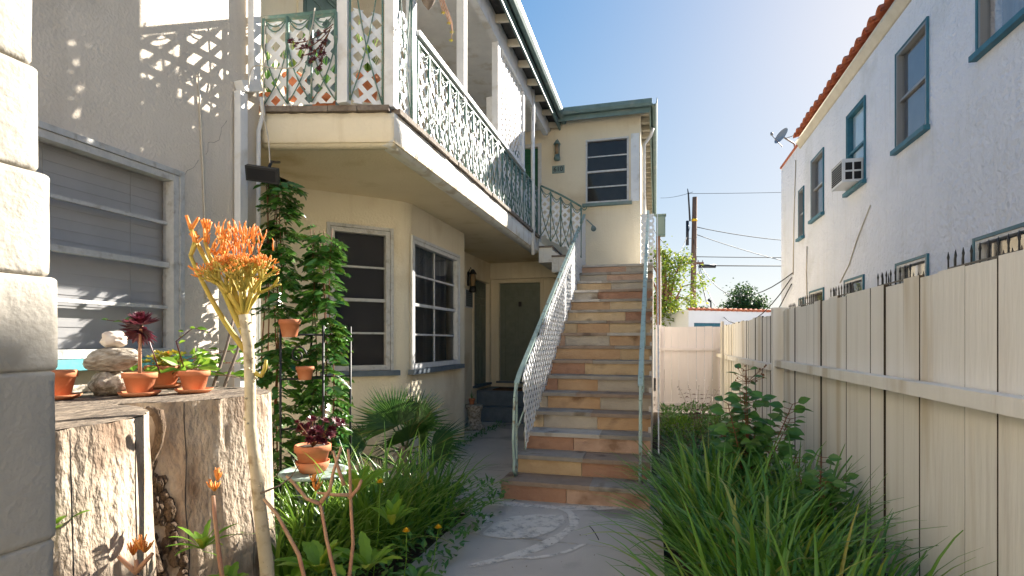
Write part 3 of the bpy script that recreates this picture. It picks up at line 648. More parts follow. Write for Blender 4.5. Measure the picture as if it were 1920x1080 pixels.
# railing down those steps (sheared)
mb = MB(); sl = -.58; Wd = .74; ax = V((1, 0, 0)); Z = V((0, 0, 1)); o0 = V((-2.03, DE + .0, DK + .0))
Hc = .92
pts = [o0 + ax * (Wd * t) + Z * (Hc + sl * Wd * t + .02 * sin(t * pi)) for t in [i / 10 for i in range(11)]]
mb.tube(pts, .018, 6); pr = mb.build('railing', M['iron'], bld); pr['label'] = 'sloping iron railing beside the short steps to the balcony'
mb = MB(); ironwork(mb, o0, ax, Z, V((0, -1, 0)), Wd, Hc - .02, .19, slope=sl); 
cS = pts[-1] + V((.05, 0, -.03)); scroll(mb, cS, V((1, 0, 0)), Z, .05, 1.2, .009, -1, pi / 2); mb.build('scrollwork', M['iron'], pr)
mb = MB(); lattice(mb, o0 + V((0, -.01, 0)), ax, Z, V((0, 1, 0)), [(0, .02), (Wd, .02 + sl * Wd), (Wd, Hc - .1 + sl * Wd), (0, Hc - .1)]); mb.build('lattice', M['lattice'], pr)
# downspout on the corner of the left wall
mb = MB()
q = at(452, 190, X=LX + .06); q2 = at(480, 160, d=4.25)
def rect_pipe(pts, a=.038, b=.028):
    for p, q_ in zip(pts, pts[1:]): mb.bar(p, q_, a * 2, b * 2, V((1, 0, 0)))
pb = V((LX + .045, at(452, 400, X=LX + .045).y, 0)); pt = V((LX + .06, at(477, 80, X=LX + .06).y, 0))
rect_pipe([(pb.x, pb.y, .0), (pb.x, pb.y, 3.42)]); rect_pipe([(pt.x, pt.y, 3.50), (pt.x, pt.y, 6.1)])
rect_pipe([(pb.x, pb.y - .02, 3.46), (pt.x, pt.y + .04, 3.54)], .04, .04); mb.build('downspout', M['white'], bld)
mb = MB(); mb.tube([(pt.x + .02, pt.y + .05, 3.46), (pt.x, pt.y + .1, 3.35), (pt.x - .02, pt.y + .07, 3.2), (pt.x - .03, pt.y + .07, .2)], .018, 8); mb.build('drain_pipe', M['white'], bld)
mb = MB(); c1 = at(372, 136, X=LX + .012); pts = [c1 + V((0, 0, 0)), at(375, 200, X=LX + .012), at(381, 320, X=LX + .012), at(384, 400, X=LX + .012), at(386, 560, X=LX + .012)]; mb.tube(pts, .007, 6); mb.build('wall_conduit', M['cord'], bld)
def wallcrack(pts, nm, n3, m=None):
    mb = MB(); q = []
    for a, b in zip(pts, pts[1:]):
        for i in range(7): c = a.lerp(b, i / 7); q.append(c + V((0, noise.noise(c * 23) * .012, noise.noise(c * 19 + V((5, 0, 0))) * .012)))
    q.append(pts[-1]); mb.tube(q, [.0012 + .0008 * abs(noise.noise(c * 9)) for c in q], 4); mb.build(nm, M['rust'], bld)
wallcrack([at(u, v, X=LX + .0005) for u, v in ((425, 228), (414, 240), (412, 262), (392, 268), (386, 290))], 'hairline_crack', 1)
wallcrack([at(u, v, X=LX + .0005) for u, v in ((340, 335), (352, 320), (366, 312), (372, 300))], 'hairline_crack', 1)
wallcrack([at(u, v, Y=4.05) for u, v in ((716, 203), (712, 214), (719, 226), (717, 240), (722, 255))], 'hairline_crack', 1)
wallcrack([at(u, v, Y=3.98) for u, v in ((595, 240), (608, 243), (614, 240), (612, 252))], 'hairline_crack', 1)
# ============================================================ STONE STAIRCASE
st = thing('stone_staircase', 'steep outdoor staircase faced in red and tan sandstone slabs', 'staircase', (-.7, 5.2, 0))
RS = .18; TR = .328; Y1 = 4.97; SX0, SX1 = -1.36, -.05
for n_ in range(1, 17):
    z = RS * n_; y0 = Y1 + TR * (n_ - 1); x0, x1 = (SX0 - .07, SX1) if n_ == 1 else (SX0, SX1)
    y1 = y0 + TR + .03 if n_ < 16 else EY - .006
    # riser from slabs
    k = rr.choice((2, 2, 3)); cuts = sorted([x0 + (x1 - x0) * (rr.uniform(.25, .75) if k == 2 else (j + rr.uniform(.2, .45)) / 2.4) for j in range(k - 1)]); xs = [x0] + cuts + [x1]
    mb = MB(); last = -1
    for a, b in zip(xs, xs[1:]):
        c = rr.choice([i for i in range(6) if i != last]); last = c; mb.m = c
        mb.box(a + .003, b - .003, y0 + .028 + rr.uniform(0, .004), y0 + .06, z - RS + .001, z - .042)
    mb.build('riser', STONE, st)
    xs = [x0] + [x0 + (x1 - x0) * rr.uniform(.35, .65)] + [x1]; mb = MB()
    for a, b in zip(xs, xs[1:]):
        mb.m = rr.choice((0, 0, 1, 2) if n_ > 1 else (1, 0)); h = rr.uniform(-.003, .002); fr = rr.uniform(-.008, .006)
        # tread slab with a slightly chipped front edge
        pts = [V((a + .001, y1 - .005, 0)), V((b - .001, y1 - .005, 0))]; kk = 9
        for i in range(kk + 1):
            x = (b - .001) + (a - b + .002) * i / kk; pts.append(V((x, y0 + fr + .007 * noise.noise(V((x * 9, n_ * 3.1, 0))), 0)))
        mb.prism([V((p.x, p.y, z - .04 + h)) for p in pts][::-1], (0, 0, .04))
    mb.build('tread', TREAD, st)
mb = MB()   # solid core under the treads
prof = [(Y1 + .06, 0)]
for n_ in range(1, 17): prof += [(Y1 + TR * (n_ - 1) + .06, RS * n_ - .045)]; prof += [(Y1 + TR * n_ + .06 if n_ < 16 else EY - .01, RS * n_ - .045)]
prof.append((EY - .01, 0))
mb.prism([V((SX0 + .03, y, z)) for y, z in prof], (SX1 - SX0 - .06, 0, 0)); mb.build('stair_body', M['cream'], st)
mb = MB()   # right cheek wall seen from the planting strip
mb.prism([V((SX1 - .028, y, z)) for y, z in ((5.1, 0), (5.1, .1), (9.9, 2.75), (10.85, 2.75), (10.85, 0))], (.03, 0, 0)); mb.build('stair_side', M['greyc'], st)
def handrail(x, lat_x, lab):
    X_ = V((0, 1, 0)); rz = lambda y: 1.17 + (y - 5.32) * .535
    mb = MB()
    pts = [(x, 5.13, .34), (x, 5.09, .55), (x, 5.14, .95), (x, 5.2, 1.08), (x, 5.32, rz(5.32)), (x, 8, rz(8)), (x, 10.5, rz(10.5))]
    for a, b in zip(pts, pts[1:]): mb.bar(a, b, .045, .022, V((1, 0, 0)) if abs(b[2] - a[2]) > 2 * abs(b[1] - a[1]) else V((0, 0, 1)))
    mb.smooth = False
    hr = mb.build('handrail', M['paleiron'], st); hr['label'] = lab
    mb = MB(); mb.bar((x, 5.21, .18), (x, 5.21, 1.08), .02, .02, V((0, 1, 0))); scroll(mb, (x, 5.15, .29), V((0, 1, 0)), V((0, 0, 1)), .075, 1.5, .014, 1, -pi / 2)
    mb.tube([(x, 5.13, .34), (x, 5.10, .25), (x, 5.16, .19)], .016, 6)
    y = 5.6
    while y < 10.4:
        zb = RS * (int((y - Y1) / TR) + 1); mb.bar((x, y, zb), (x, y, rz(y)), .016, .016, V((0, 1, 0))); y += .98
    mb.tube([(x, 5.21, .62), (x, 10.4, rz(10.4) - .55)], .008, 5)
    mb.build('baluster', M['paleiron'], hr)
    mb = MB(); lattice(mb, (lat_x, 0, 0), V((0, 1, 0)), V((0, 0, 1)), V((1, 0, 0)), [(5.50, .40), (10.42, 2.98), (10.42, rz(10.42) - .03), (5.36, rz(5.36) - .03)], pitch=.088, wd=.036)
    mb.build('lattice', M['lattice'], hr)
handrail(-1.33, -1.31, 'pale green left handrail with white lattice'); handrail(-.14, .02, 'pale green right handrail')
# landing end lattice
mb = MB(); lattice(mb, (-.27, 10.5, 2.9), V((1, 0, 0)), V((0, 0, 1)), V((0, -1, 0)), [(0, 0), (.24, 0), (.24, .95), (0, .95)], pitch=.088); mb.box(-.28, -.03, 10.49, 10.52, 3.85, 3.88); mb.build('landing_lattice', M['lattice'], st)
# ============================================================ PAINTED BLOCK PILLAR
pil = thing('block_pillar', 'thickly painted white block wall end at the left edge', 'wall', (-1.2, .3, 0))
zs = [0, .19 * 1.0, .38, .57, .76, .95, 1.13, 1.445, 1.62, 1.81, 2.0, 2.19, 2.38, 2.57, 2.76]
ends = [.775] * 6 + [.778, .782, .768, .748, .738, .733, .74, .745, .74]
mb = MB(); mb.smooth = True
for i in range(len(zs) - 1):
    z0, z1 = zs[i], zs[i + 1]; ye_ = ends[i]; ts = [0, .015, .04, .1, .25, .4, .55, .7, .85, .92, .965, .985, 1]; nz = 12
    for yy0, yy1 in ((-.6, .37), (.37, ye_)) if i % 2 else ((-.6, ye_ - .02), (ye_ - .02, ye_)):
        pass
    b = len(mb.v); rows_ = []
    for a in range(nz + 1):
        t = ts[a]; z = z0 + (z1 - z0) * t; ed = min(t, 1 - t) * (z1 - z0); inset = .007 * max(0, 1 - ed / .006) ** 2
        row = []
        prof = [(-.6 + (ye_ + .6 - .02) * j / 26, 0) for j in range(27)] + [(ye_ - .006, -.004), (ye_, -.018), (ye_, -.1), (ye_, -.22)]
        for (y, dx) in prof:
            nn = .0012 * noise.noise(V((y * 9, z * 9, 1))) + .0005 * noise.noise(V((y * 30, z * 30, 1)))
            if dx == 0: row.append((-1.09 - inset + nn, y, z))
            else: row.append((-1.09 + dx - inset * .5, y - inset + nn * 1.5, z))
        rows_.append(row); mb.v += row
    m_ = len(rows_[0])
    for a in range(nz):
        for c in range(m_ - 1): mb.face((b + a * m_ + c, b + a * m_ + c + 1, b + (a + 1) * m_ + c + 1, b + (a + 1) * m_ + c))
mb.smooth = False; mb.box(-1.31, -1.125, -.6, .70, 0, 2.77)
mb.build('wall_block', M['blockpaint'], pil)
# house added behind the camera to bounce warm sunlight into the yard (seen only from other positions and in the window glass)
oh = thing('bounce_fill_house', 'unseen cream two storey house added behind the viewer to bounce sunlight', 'house', (0, -9, 0))
mb = MB(); hl = [(2 + i * 3.2, 3.1 + i * 3.2, zz, zz + 1.3, .3) for i in range(6) for zz in (1.0, 4.0)]
PO = hole_wall(mb, (-11, -9), (11, -9), -.05, 6.6, (0, 1, 0), hl); mb.poly([(-11, -9, -.05), (-11, -18, -.05), (-11, -18, 6.6), (-11, -9, 6.6)]); mb.poly([(11, -9, -.05), (11, -18, -.05), (11, -18, 6.6), (11, -9, 6.6)])
mb.poly([(-11, -9, 6.6), (11, -9, 6.6), (11, -18, 6.6), (-11, -18, 6.6)]); mb.build('wall', [M['cream'], M['dark']], oh)
for h in hl: window(oh, PO, (-11, -9), (11, -9), (0, 1, 0), h, M['framew'], M['glass'], M['meshscr'], rows=2, back='screen')
# ============================================================ RIGHT FENCE
def fence_run(root, x, y0, y1, mat_, near=True, bw=.24, seed=1, H=1.84):
    r_ = random.Random(seed); mb = MB(); y = y0
    while y < y1 - .02:
        w_ = min(bw * r_.uniform(.8, 1.12), y1 - y); t = r_.uniform(-.006, .005); hz = H + r_.uniform(-.012, .012); gp_ = r_.choice((.0025, .0045, .006))
        mb.obox(V((x + .012 + t, y + w_ / 2, hz / 2)), V((1, 0, 0)), V((0, 1, 0)), V((0, 0, 1)), .011, w_ / 2 - gp_, hz / 2); mb.mi[-4] = 1; mb.mi[-3] = 1; y += w_  # side faces coloured dark so the gaps between boards look shaded
    mb.build('board_panel', [mat_, M['gap_shade']], root); mb = MB(); mb.box(x + .027, x + .04, y0, y1, .02, H - .03); mb.build('gap_shade_sheet', M['gap_shade'], root)  # dark sheet added behind the boards as painted gap shade
FXR = 1.34
f1 = thing('wooden_fence', 'near run of tall cream board fence with a thick mid rail along the right', 'fence', (FXR, 3, 0))
yP = at(1466, 640, X=FXR).y
fence_run(f1, FXR, -1.2, yP - .03, M['fence'], seed=4)
mb = MB(); mb.box(FXR - .085, FXR - .006, -1.2, yP - .06, 1.225, 1.295); mb.build('rail', M['fence'], f1)
mb = MB(); mb.box(FXR - .10, FXR + .05, yP - .055, yP + .05, 0, 1.87); mb.build('fence_post', M['fence'], f1)
f2 = thing('wooden_fence', 'far run of cream board fence between the tall post and the corner', 'fence', (FXR, 9, 0))
fence_run(f2, FXR, yP + .055, 12.5, M['fence'], seed=5, bw=.19, H=1.82)
mb = MB(); mb.box(FXR - .085, FXR - .006, yP + .052, 12.40, 1.17, 1.24); mb.build('rail', M['fence'], f2)
yq = at(1366, 640, X=FXR).y
mb = MB(); mb.box(FXR - .13, FXR - .087, yq - .05, yq + .05, 0, 1.88); mb.build('fence_post', M['fence'], f2)
f3 = thing('wooden_fence', 'pale pinkish board fence closing off the far end of the yard', 'fence', (.7, 12.5, 0))
mb = MB(); x = .02; r_ = random.Random(8)
while x < FXR - .006:
    w_ = min(r_.uniform(.15, .19), FXR - .003 - x); mb.box(x + .003, x + w_ - .003, 12.46, 12.48, 0, 1.82 + r_.uniform(-.008, .008)); x += w_
mb.build('board_panel', M['fencepink'], f3)
mb = MB(); mb.box(.02, FXR - .06, 12.41, 12.457, 1.30, 1.36); mb.build('rail', M['fencepink'], f3)
mb = MB(); mb.box(.0, .1, 12.39, 12.409, 0, 1.86); mb.box(.1, FXR - .06, 12.43, 12.457, 0.1, .16); mb.build('fence_post', M['fencepink'], f3)
# ============================================================ WHITE NEIGHBOUR BUILDING
WX = 3.2; WE = 6.05; WYF = 15.7
nb = thing('neighbour_building', 'white rough stucco two storey building with clay tile eave and teal window trim', 'building', (WX, 8, 0))
y_ = lambda u: at(u, 600, X=WX).y
Y0 = 1.0
wins = []
def wh(u0, u1, z0, z1): a, b = sorted((y_(u0), y_(u1))); return (a - Y0, b - Y0, z0, z1)
H = [wh(1683, 1741, 4.12, 5.42), wh(1590, 1623, 4.05, 5.36), wh(1523, 1545, 4.05, 5.30), wh(1499, 1508, 3.86, 4.95)]
H0 = (5.05 - Y0, y_(1838) - Y0, 4.44, 5.6)
G = [wh(1832, 1960, 1.35, 2.53), wh(1684, 1740, 1.35, 2.53), wh(1586, 1620, 1.35, 2.53), wh(1520, 1545, 1.35, 2.53), wh(1500, 1508, 1.6, 2.45)]
mb = MB(); allh = H + [H0] + G
PN = hole_wall(mb, (WX, Y0), (WX, WYF), -.05, WE, (-1, 0, 0), allh)
mb.poly([(WX, WYF, -.05), (13, WYF, -.05), (13, WYF, WE), (WX, WYF, WE)]); mb.poly([(WX, Y0, -.05), (13, Y0, -.05), (13, Y0, WE), (WX, Y0, WE)]); mb.poly([(13, Y0, -.05), (13, WYF, -.05), (13, WYF, WE), (13, Y0, WE)])
mb.build('wall', [M['whitewall'], M['dark']], nb)
labs = ['tall dark double hung window with teal trim', 'window with pale blue blind above the air conditioner', 'dark upper window nearer the far corner', 'narrow dark upper window at the far corner']
for i, h in enumerate(H):
    window(nb, PN, (WX, Y0), (WX, WYF), (-1, 0, 0), h, M['grey'] if i != 1 else M['teal'], M['screen'], M['wgscr'] if i != 1 else M['blueshade'], rows=2, rail=1, sillm=M['teal'], casing=M['teal'], fw=.035, back='screen', sill_ext=.05, lab=labs[i], cwid=.02)
window(nb, PN, (WX, Y0), (WX, WYF), (-1, 0, 0), H0, M['grey'], M['screen'], M['curtain'], rows=2, rail=1, sillm=M['teal'], casing=M['teal'], fw=.035, back='curtain', lab='upper window at the right edge with dark curtains')
for h in G:
    w_ = window(nb, PN, (WX, Y0), (WX, WYF), (-1, 0, 0), h, M['framew'], M['screen'], M['meshscr'], rows=3, casing=M['teal'], fw=.035, back='screen')
    mb = MB(); s0, s1 = h[0] - .03, h[1] + .12; k = max(3, int((s1 - s0) / .13)); a = V((0, 1, 0))
    for i in range(k + 1):
        s = s0 + (s1 - s0) * i / k; c = PN(s, 1.3, -.2); mb.tube([c, V((c.x, c.y, h[3] - .17)), V((c.x, c.y, h[3] - .14)), V((c.x, c.y, h[3] - .08))], [.008, .008, .013, .002], 6)
    for z in (1.36, h[3] - .26):
        mb.bar(PN(s0, z, -.2), PN(s1, z, -.2), .012, .02)
        for s in (s0, s1): mb.bar(PN(s, z, -.2), PN(s, z, .0), .012, .02)
    for s in (s1,):
        for dd_ in (.07, .14): c = PN(s, 1.3, -dd_); mb.tube([c, V((c.x, c.y, h[3] - .17)), V((c.x, c.y, h[3] - .08))], [.008, .011, .002], 6)
    for i in range(0, k, 3):
        s = s0 + (s1 - s0) * (i + .5) / k; scroll(mb, PN(s, h[3] - .36, -.2), a, V((0, 0, 1)), .045, 1.1, .006, 1, 0)
    mb.build('window_grille', M['blackiron'], w_)
# eave moulding + tiles
yT = 13.75
mb = MB(); prof = [(0, -.12), (-.03, -.10), (-.05, -.04), (-.09, 0.0), (-.10, .05), (0, .05)]
mb.smooth = True; mb.prism([(WX + a, Y0, WE + b - .02) for a, b in prof], (0, yT - Y0, 0)); mb.build('eave_moulding', M['rafter'], nb)
mb = MB(); mb.smooth = True; n_t = int((yT - Y0) / .285)
for i in range(n_t):
    yc = yT - .14 - i * .285; r0 = .105; jit = rr.uniform(-.015, .015)
    for row in range(6):
        b = len(mb.v); xa = WX - .17 + row * .42 + jit; xb = xa + .46; za = WE + .07 + row * .42 * .33 + (.03); zb = za + .46 * .33 - .03
        for (x, z, rd) in ((xa, za, r0), (xb, zb, r0 * .85)):
            for j in range(9): an = pi * j / 8; mb.v.append((x, yc + rd * cos(an), z + rd * .85 * sin(an)))
            for j in range(9): an = pi * j / 8; mb.v.append((x, yc + (rd - .016) * cos(an), z + (rd - .016) * .85 * sin(an)))
        for j in range(8): mb.face((b + j, b + j + 1, b + 18 + j + 1, b + 18 + j)); mb.face((b + j, b + 9 + j, b + 10 + j, b + j + 1)); mb.face((b + 9 + j, b + 27 + j, b + 28 + j, b + 10 + j))
    yc2 = yc - .1425                      # pan tile between
    b = len(mb.v)
    for (x, z) in ((WX - .16, WE + .10), (WX + 2.4, WE + .10 + 2.56 * .33)):
        for j in range(7): an = pi + pi * j / 6; mb.v.append((x, yc2 + .085 * cos(an), z + .05 * sin(an)))
    for j in range(6): mb.face((b + j, b + j + 1, b + 7 + j + 1, b + 7 + j))
mb.build('roof_tile', M['tile'], nb)
mb = MB(); mb.poly([(WX - .08, Y0, WE + .03), (WX + 3, Y0, WE + 1.02), (WX + 3, yT, WE + 1.02), (WX - .08, yT, WE + .03)]); mb.poly([(WX + 3, Y0, WE + 1.02), (13, Y0, WE + 1.02), (13, yT, WE + 1.02), (WX + 3, yT, WE + 1.02)])
mb.poly([(WX - .0, yT, WE + .04), (WX + 3, yT, WE + 1.02), (13, yT, WE + 1.02), (13, yT, WE), (WX, yT, WE)]); mb.build('roof', M['tile'], nb)
mb = MB(); mb.box(WX - .03, WX + .12, yT, WYF + .03, WE + .001, WE + .05); mb.box(WX + .12, 13, WYF - .1, WYF + .03, WE + .001, WE + .05); mb.box(WX + .1, 13, yT, WYF, WE - .05, WE - .01); mb.build('parapet_coping', M['tile'], nb)
mb = MB()
for u0, v0, u1, v1 in ((1487, 515, 1492, 300), (1513, 560, 1513, 462)):
    a, b = at(u0, v0, X=WX - .015), at(u1, v1, X=WX - .015); mb.tube([a, a.lerp(b, .5) + V((0, .05, 0)), b], .012, 6); mb.build('wall_cable', M['cord'], nb); mb = MB()
a, b = at(1575, 530, X=WX - .012), at(1632, 385, X=WX - .012); mb.tube([a, a.lerp(b, .25) + V((0, -.12, .0)), a.lerp(b, .6), b], .009, 5)
mb.build('wall_cable', M['cord'], nb)
# ---- air conditioner
c = at(1596, 332, X=WX - .25)
ac = thing('air_conditioner', 'white window air conditioner sticking out below the pale blue blind', 'air conditioner', (c.x, c.y, c.z - .2))
yc0, yc1, z0, z1 = 9.82, 10.4, 4.06, 4.43
mb = MB(); mb.box(WX - .30, WX + .05, yc0, yc1, z0, z1); mb.build('housing', M['acwhite'], ac)
mb = MB()
for i in range(2):
    for j in range(2): mb.box(WX - .26 + i * .125, WX - .16 + i * .125, yc0 - .004, yc0 + .01, z0 + .04 + j * .15, z0 + .16 + j * .15)
mb.box(WX - .304, WX - .29, yc0 + .04, yc1 - .04, z0 + .04, z1 - .04); g_ = mb.build('grille', M['dark'], ac)
mb = MB()
for i in range(9): mb.box(WX - .31, WX - .305, yc0 + .04, yc1 - .04, z0 + .06 + i * .036, z0 + .068 + i * .036)
mb.build('fin', M['grey'], g_)
# ---- satellite dish
c = at(1467, 256, d=12.9)
ds = thing('satellite_dish', 'grey satellite dish on the roof corner of the white building', 'satellite dish', (c.x, c.y, c.z - .3))
mb = MB(); n_d = V((-.75, -.45, .35)).normalized(); ta = n_d.orthogonal().normalized(); tb = n_d.cross(ta); b = len(mb.v); mb.smooth = True
for i in range(5):
    rd = .20 * i / 4
    for j in range(20): an = 2 * pi * j / 20; mb.v.append(tuple(c + ta * rd * cos(an) * .85 + V((0, 0, 1)) * 0 + tb * rd * sin(an) + n_d * (rd * rd * 1.1)))
for i in range(4):
    for j in range(20): mb.face((b + i * 20 + j, b + i * 20 + (j + 1) % 20, b + (i + 1) * 20 + (j + 1) % 20, b + (i + 1) * 20 + j))
mb.build('dish_reflector', M['dish'], ds)
mb = MB(); foot = V((WX + .02, 14.3, WE + .02)); mb.tube([c - n_d * .02, c - n_d * .12, V((foot.x - .05, foot.y - .1, foot.z + .12)), foot], .02, 8); mb.tube([c - n_d * .1, V((WX + .1, 13.75, WE + .25))], .01, 6); mb.build('mast', M['grey'], ds)
mb = MB(); f_ = c + n_d * .33 + V((0, 0, -.12)); mb.tube([c - V((0, 0, .25)), f_], .01, 6); mb.tube([f_, f_ + V((0, 0, .06))], .03, 8); mb.build('feed_arm', M['grey'], ds)
# ============================================================ BACKGROUND
gar = thing('garage', 'low white garage with tiled edge and teal door beyond the fence', 'garage', (6, 21, 0))
gp0 = at(1291, 600, d=20.5); gp1 = at(1452, 600, d=22)
ga = V((gp0.x, gp0.y, 0)); gb = V((gp1.x + 3, gp1.y + 2, 0)); gd = (gb - ga).normalized(); gn = V((gd.y, -gd.x, 0)); Lg = (gb - ga).length
mb = MB(); hz = 2.68
t0, t1 = .25, 1.5
Pg = hole_wall(mb, ga, gb, 0, hz, gn, [(t0, t1, .05, 2.2, .3)]); q0 = ga - gn * 5; mb.poly([ga, q0, q0 + V((0, 0, hz)), ga + V((0, 0, hz))]); mb.poly([ga + V((0, 0, hz)), gb + V((0, 0, hz)), gb - gn * 5 + V((0, 0, hz)), q0 + V((0, 0, hz))]); mb.build('wall', [M['gwhite'], M['dark']], gar)
mb = MB(); frame_box(mb, Pg, gd, gn, t0, t1, .05, 2.2, .04, .1); mb.build('garage_door', M['teal'], gar)
mb = MB(); i = 0
while i * .25 < Lg: mb.tube([ga + gd * (i * .25) + V((0, 0, hz + .03)), ga + gd * (i * .25 + .24) + V((0, 0, hz + .05))], [.055, .065], 6); i += 1
mb.build('parapet_tile', M['tile'], gar)
hs_ = thing('small_house', 'distant small house with blue gable beside the garage', 'house', (3, 34, 0))
c = at(1262, 612, d=36); mb = MB(); mb.box(c.x - 3.6, c.x + .9, c.y, c.y + 5, 0, 2.3); mb.build('wall', M['blue'], hs_)
mb = MB(); mb.prism([(c.x - 3.9, c.y - .3, 2.3), (c.x + 1.1, c.y - .3, 2.3), (c.x + 1.1, c.y - .3, 2.5), (c.x - 1.4, c.y - .3, 3.4), (c.x - 3.9, c.y - .3, 2.5)], (0, 6, 0)); mb.build('roof', M['roofing'], hs_)
# utility pole
pc = at(1298, 600, d=27); PC = V((pc.x, pc.y, 0))
up = thing('utility_pole', 'tall brown wooden utility pole with a crossarm and cables', 'utility pole', PC)
zt = at(1298, 370, d=27).z; mb = MB(); mb.tube([PC, PC + V((.05, 0, zt * .5)), PC + V((.12, 0, zt))], [.15, .135, .115], 12); mb.build('pole', M['wood'], up)
rt = V((ca, sa, 0))
zc = at(1298, 494, d=27).z
mb = MB(); mb.bar(PC + rt * -.45 + V((0, -.1, zc)), PC + rt * .55 + V((0, -.1, zc)), .09, .1); mb.build('crossarm', M['wood'], up)
mb = MB()
for s in (-.4, -.2, .3, .5): p = PC + rt * s + V((0, -.1, zc + .05)); mb.tube([p, p + V((0, 0, .1))], [.03, .02], 6)
mb.build('insulator', M['grey'], up)
mb = MB(); mb.tube([PC + rt * -.12 + V((0, -.1, zt - 1.2)), PC + rt * -.2 + V((0, -.1, zt + .15)), PC + rt * -.24 + V((0, -.1, zt + .4))], [.05, .04, .02], 6); mb.tube([PC + rt * -.25 + V((0, -.15, zt - 2.4)), PC + rt * -.25 + V((0, -.15, zt - 1.2))], .07, 8); mb.build('fitting', M['blackiron'], up)
mb = MB(); mb.tube([PC + V((.1, 0, zt * .862)), PC + V((.1, 0, zt * .875))], .14, 12); mb.build('marker_band', M['bloom'], up)
mb = MB()
for i in range(14): z = 1.2 + i * .45; s = .25 if i % 2 else -.25; mb.tube([PC + V((.02, 0, z)), PC + rt * s + V((0, 0, z))], .012, 5)
mb.build('step_bolt', M['grey'], up)
# power lines
def wire(p, q, sag, label, r=.013):
    mb = MB(); mb.tube([V(p).lerp(V(q), t) - V((0, 0, sag * 4 * t * (1 - t))) for t in [i / 16 for i in range(17)]], r, 5)
    o = mb.build('power_line', M['wire'], loc=p); tag(o, label, 'cable', 'overhead cables at the utility pole'); return o
att = at(1486, 512, X=WX - .03)
ph = lambda v, s=0: at(1298, v, d=27) + rt * s
far_r = lambda v: at(1640, v, d=30)
wire(at(1238, 371, d=45), at(1299, 360, d=27.2), .1, 'thin top cable running left from the top of the pole', .012)
wire(ph(363, -.25), far_r(355), .05, 'thin upper cable from the pole top toward the right', .012)
wire(ph(424), far_r(452), .35, 'thick cable sloping right from just below the pole top', .02)
wire(ph(437), far_r(520), .3, 'second sloping cable falling right toward the white building', .018)
wire(ph(481, -.3), far_r(481), .05, 'straight horizontal cable just above the crossarm', .02)
wire(ph(498, .4), far_r(498), .02, 'thick straight cable from the end of the crossarm', .028)
wire(ph(496, .4), att, 1.0, 'slack service drop nearest the sky hung to the white building', .014)
wire(ph(499, .35), att + V((0, .1, -.1)), 1.9, 'middle sagging service drop to the white building', .014)
wire(ph(500, .3), att + V((0, .1, -.25)), 2.6, 'lowest deeply sagging service drop to the white building', .014)
wire(ph(440), at(1345, 640, d=24), .4, 'slack cable falling from the pole behind the garage', .012)
wire(ph(481, -.2), at(1225, 430, d=20), .3, 'cable from the pole up to the roof of the apartment building', .014)
wire(ph(495, -.4), at(1225, 500, d=20), .3, 'cable from the left of the crossarm across the yellow green tree', .014)
wire(ph(424, -.1), at(1225, 480, d=20), .9, 'curved slack cable falling left of the pole', .014)
mb = MB(); p = ph(499, .75); mb.tube([p - rt * .4, p + rt * .4], .09, 8); o = mb.build('splice_case', M['blackiron'], loc=p); tag(o, 'dark splice case hanging on the cable right of the pole', 'splice case')
mb = MB(); p = at(1333, 640, d=40); p.z = 0; mb.tube([p, p + V((0, 0, 4.4))], .06, 6); mb.tube([p + V((0, 0, 4.4)), p + V((-.2, 0, 4.6))], [.07, .12], 6); o = mb.build('street_lamp', M['blackiron'], loc=p); tag(o, 'small distant dark lamp post above the garage roof', 'street lamp')
# meter box on post
c = at(1238, 425, d=13.5); mb = MB()
bx_ = thing('electric_box', 'green grey electric box on a brown post beside the end block', 'electric box', (c.x, c.y, 0))
mb.box(c.x - .1, c.x + .12, c.y - .1, c.y + .1, c.z - .24, c.z + .26); bx1 = mb.build('box_body', M['gutter'], bx_)
mb = MB(); mb.box(c.x - .12, c.x + .14, c.y - .12, c.y + .12, c.z + .262, c.z + .29); mb.box(c.x - .08, c.x + .1, c.y - .108, c.y - .102, c.z - .2, c.z + .22); mb.build('box_lid', M['plaque'], bx_)
mb = MB(); mb.box(c.x - .1, c.x + .0, c.y - .05, c.y + .05, 0, c.z - .242); mb.build('box_post', M['wood'], bx_)
mb = MB(); q = at(1237, 540, d=15.3); mb.box(q.x - .04, q.x + .045, q.y - .05, q.y + .05, 0, at(1237, 480, d=15.3).z); o = mb.build('white_post', M['white'], loc=(q.x, q.y, 0)); tag(o, 'slim white post between the apartment wall and the far yard', 'post')
# trees
def tree(loc, trunk_h, crown_c, crown_r, leafm, nleaf, lsize, label, seed, name='tree', group=None, squash=.8):
    r_ = random.Random(seed); root = thing(name, label, 'tree', loc, group); L0 = V(loc)
    mb = MB(); top = V(crown_c); mb.tube([L0, L0.lerp(top, .4) + V((.1, .05, 0)), L0.lerp(top, .8)], [.18, .14, .09], 8)
    cl = []
    for i in range(26):
        while True:
            p = V((r_.uniform(-1, 1), r_.uniform(-1, 1), r_.uniform(-1, 1)))
            if .25 < p.length < 1: break
        p = V((p.x * crown_r, p.y * crown_r, p.z * crown_r * squash)); cl.append(p * r_.uniform(.75, 1.05)); mb.tube([L0.lerp(top, .7), top + p * .5, top + p], [.06, .03, .01], 5)
    mb.build('trunk', M['wood'], root)
    mb = MB()
    for i in range(nleaf):
        k = r_.choice(cl); q = V((r_.gauss(0, 1), r_.gauss(0, 1), r_.gauss(0, 1))) * crown_r * .16
        d = V((r_.uniform(-1, 1), r_.uniform(-1, 1), r_.uniform(-.8, .5))); mb.leaf(top + k + q, d, V((r_.uniform(-1, 1), r_.uniform(-1, 1), 1)), lsize * r_.uniform(.6, 1.3), lsize * .55)
    mb.build('crown', leafm, root)
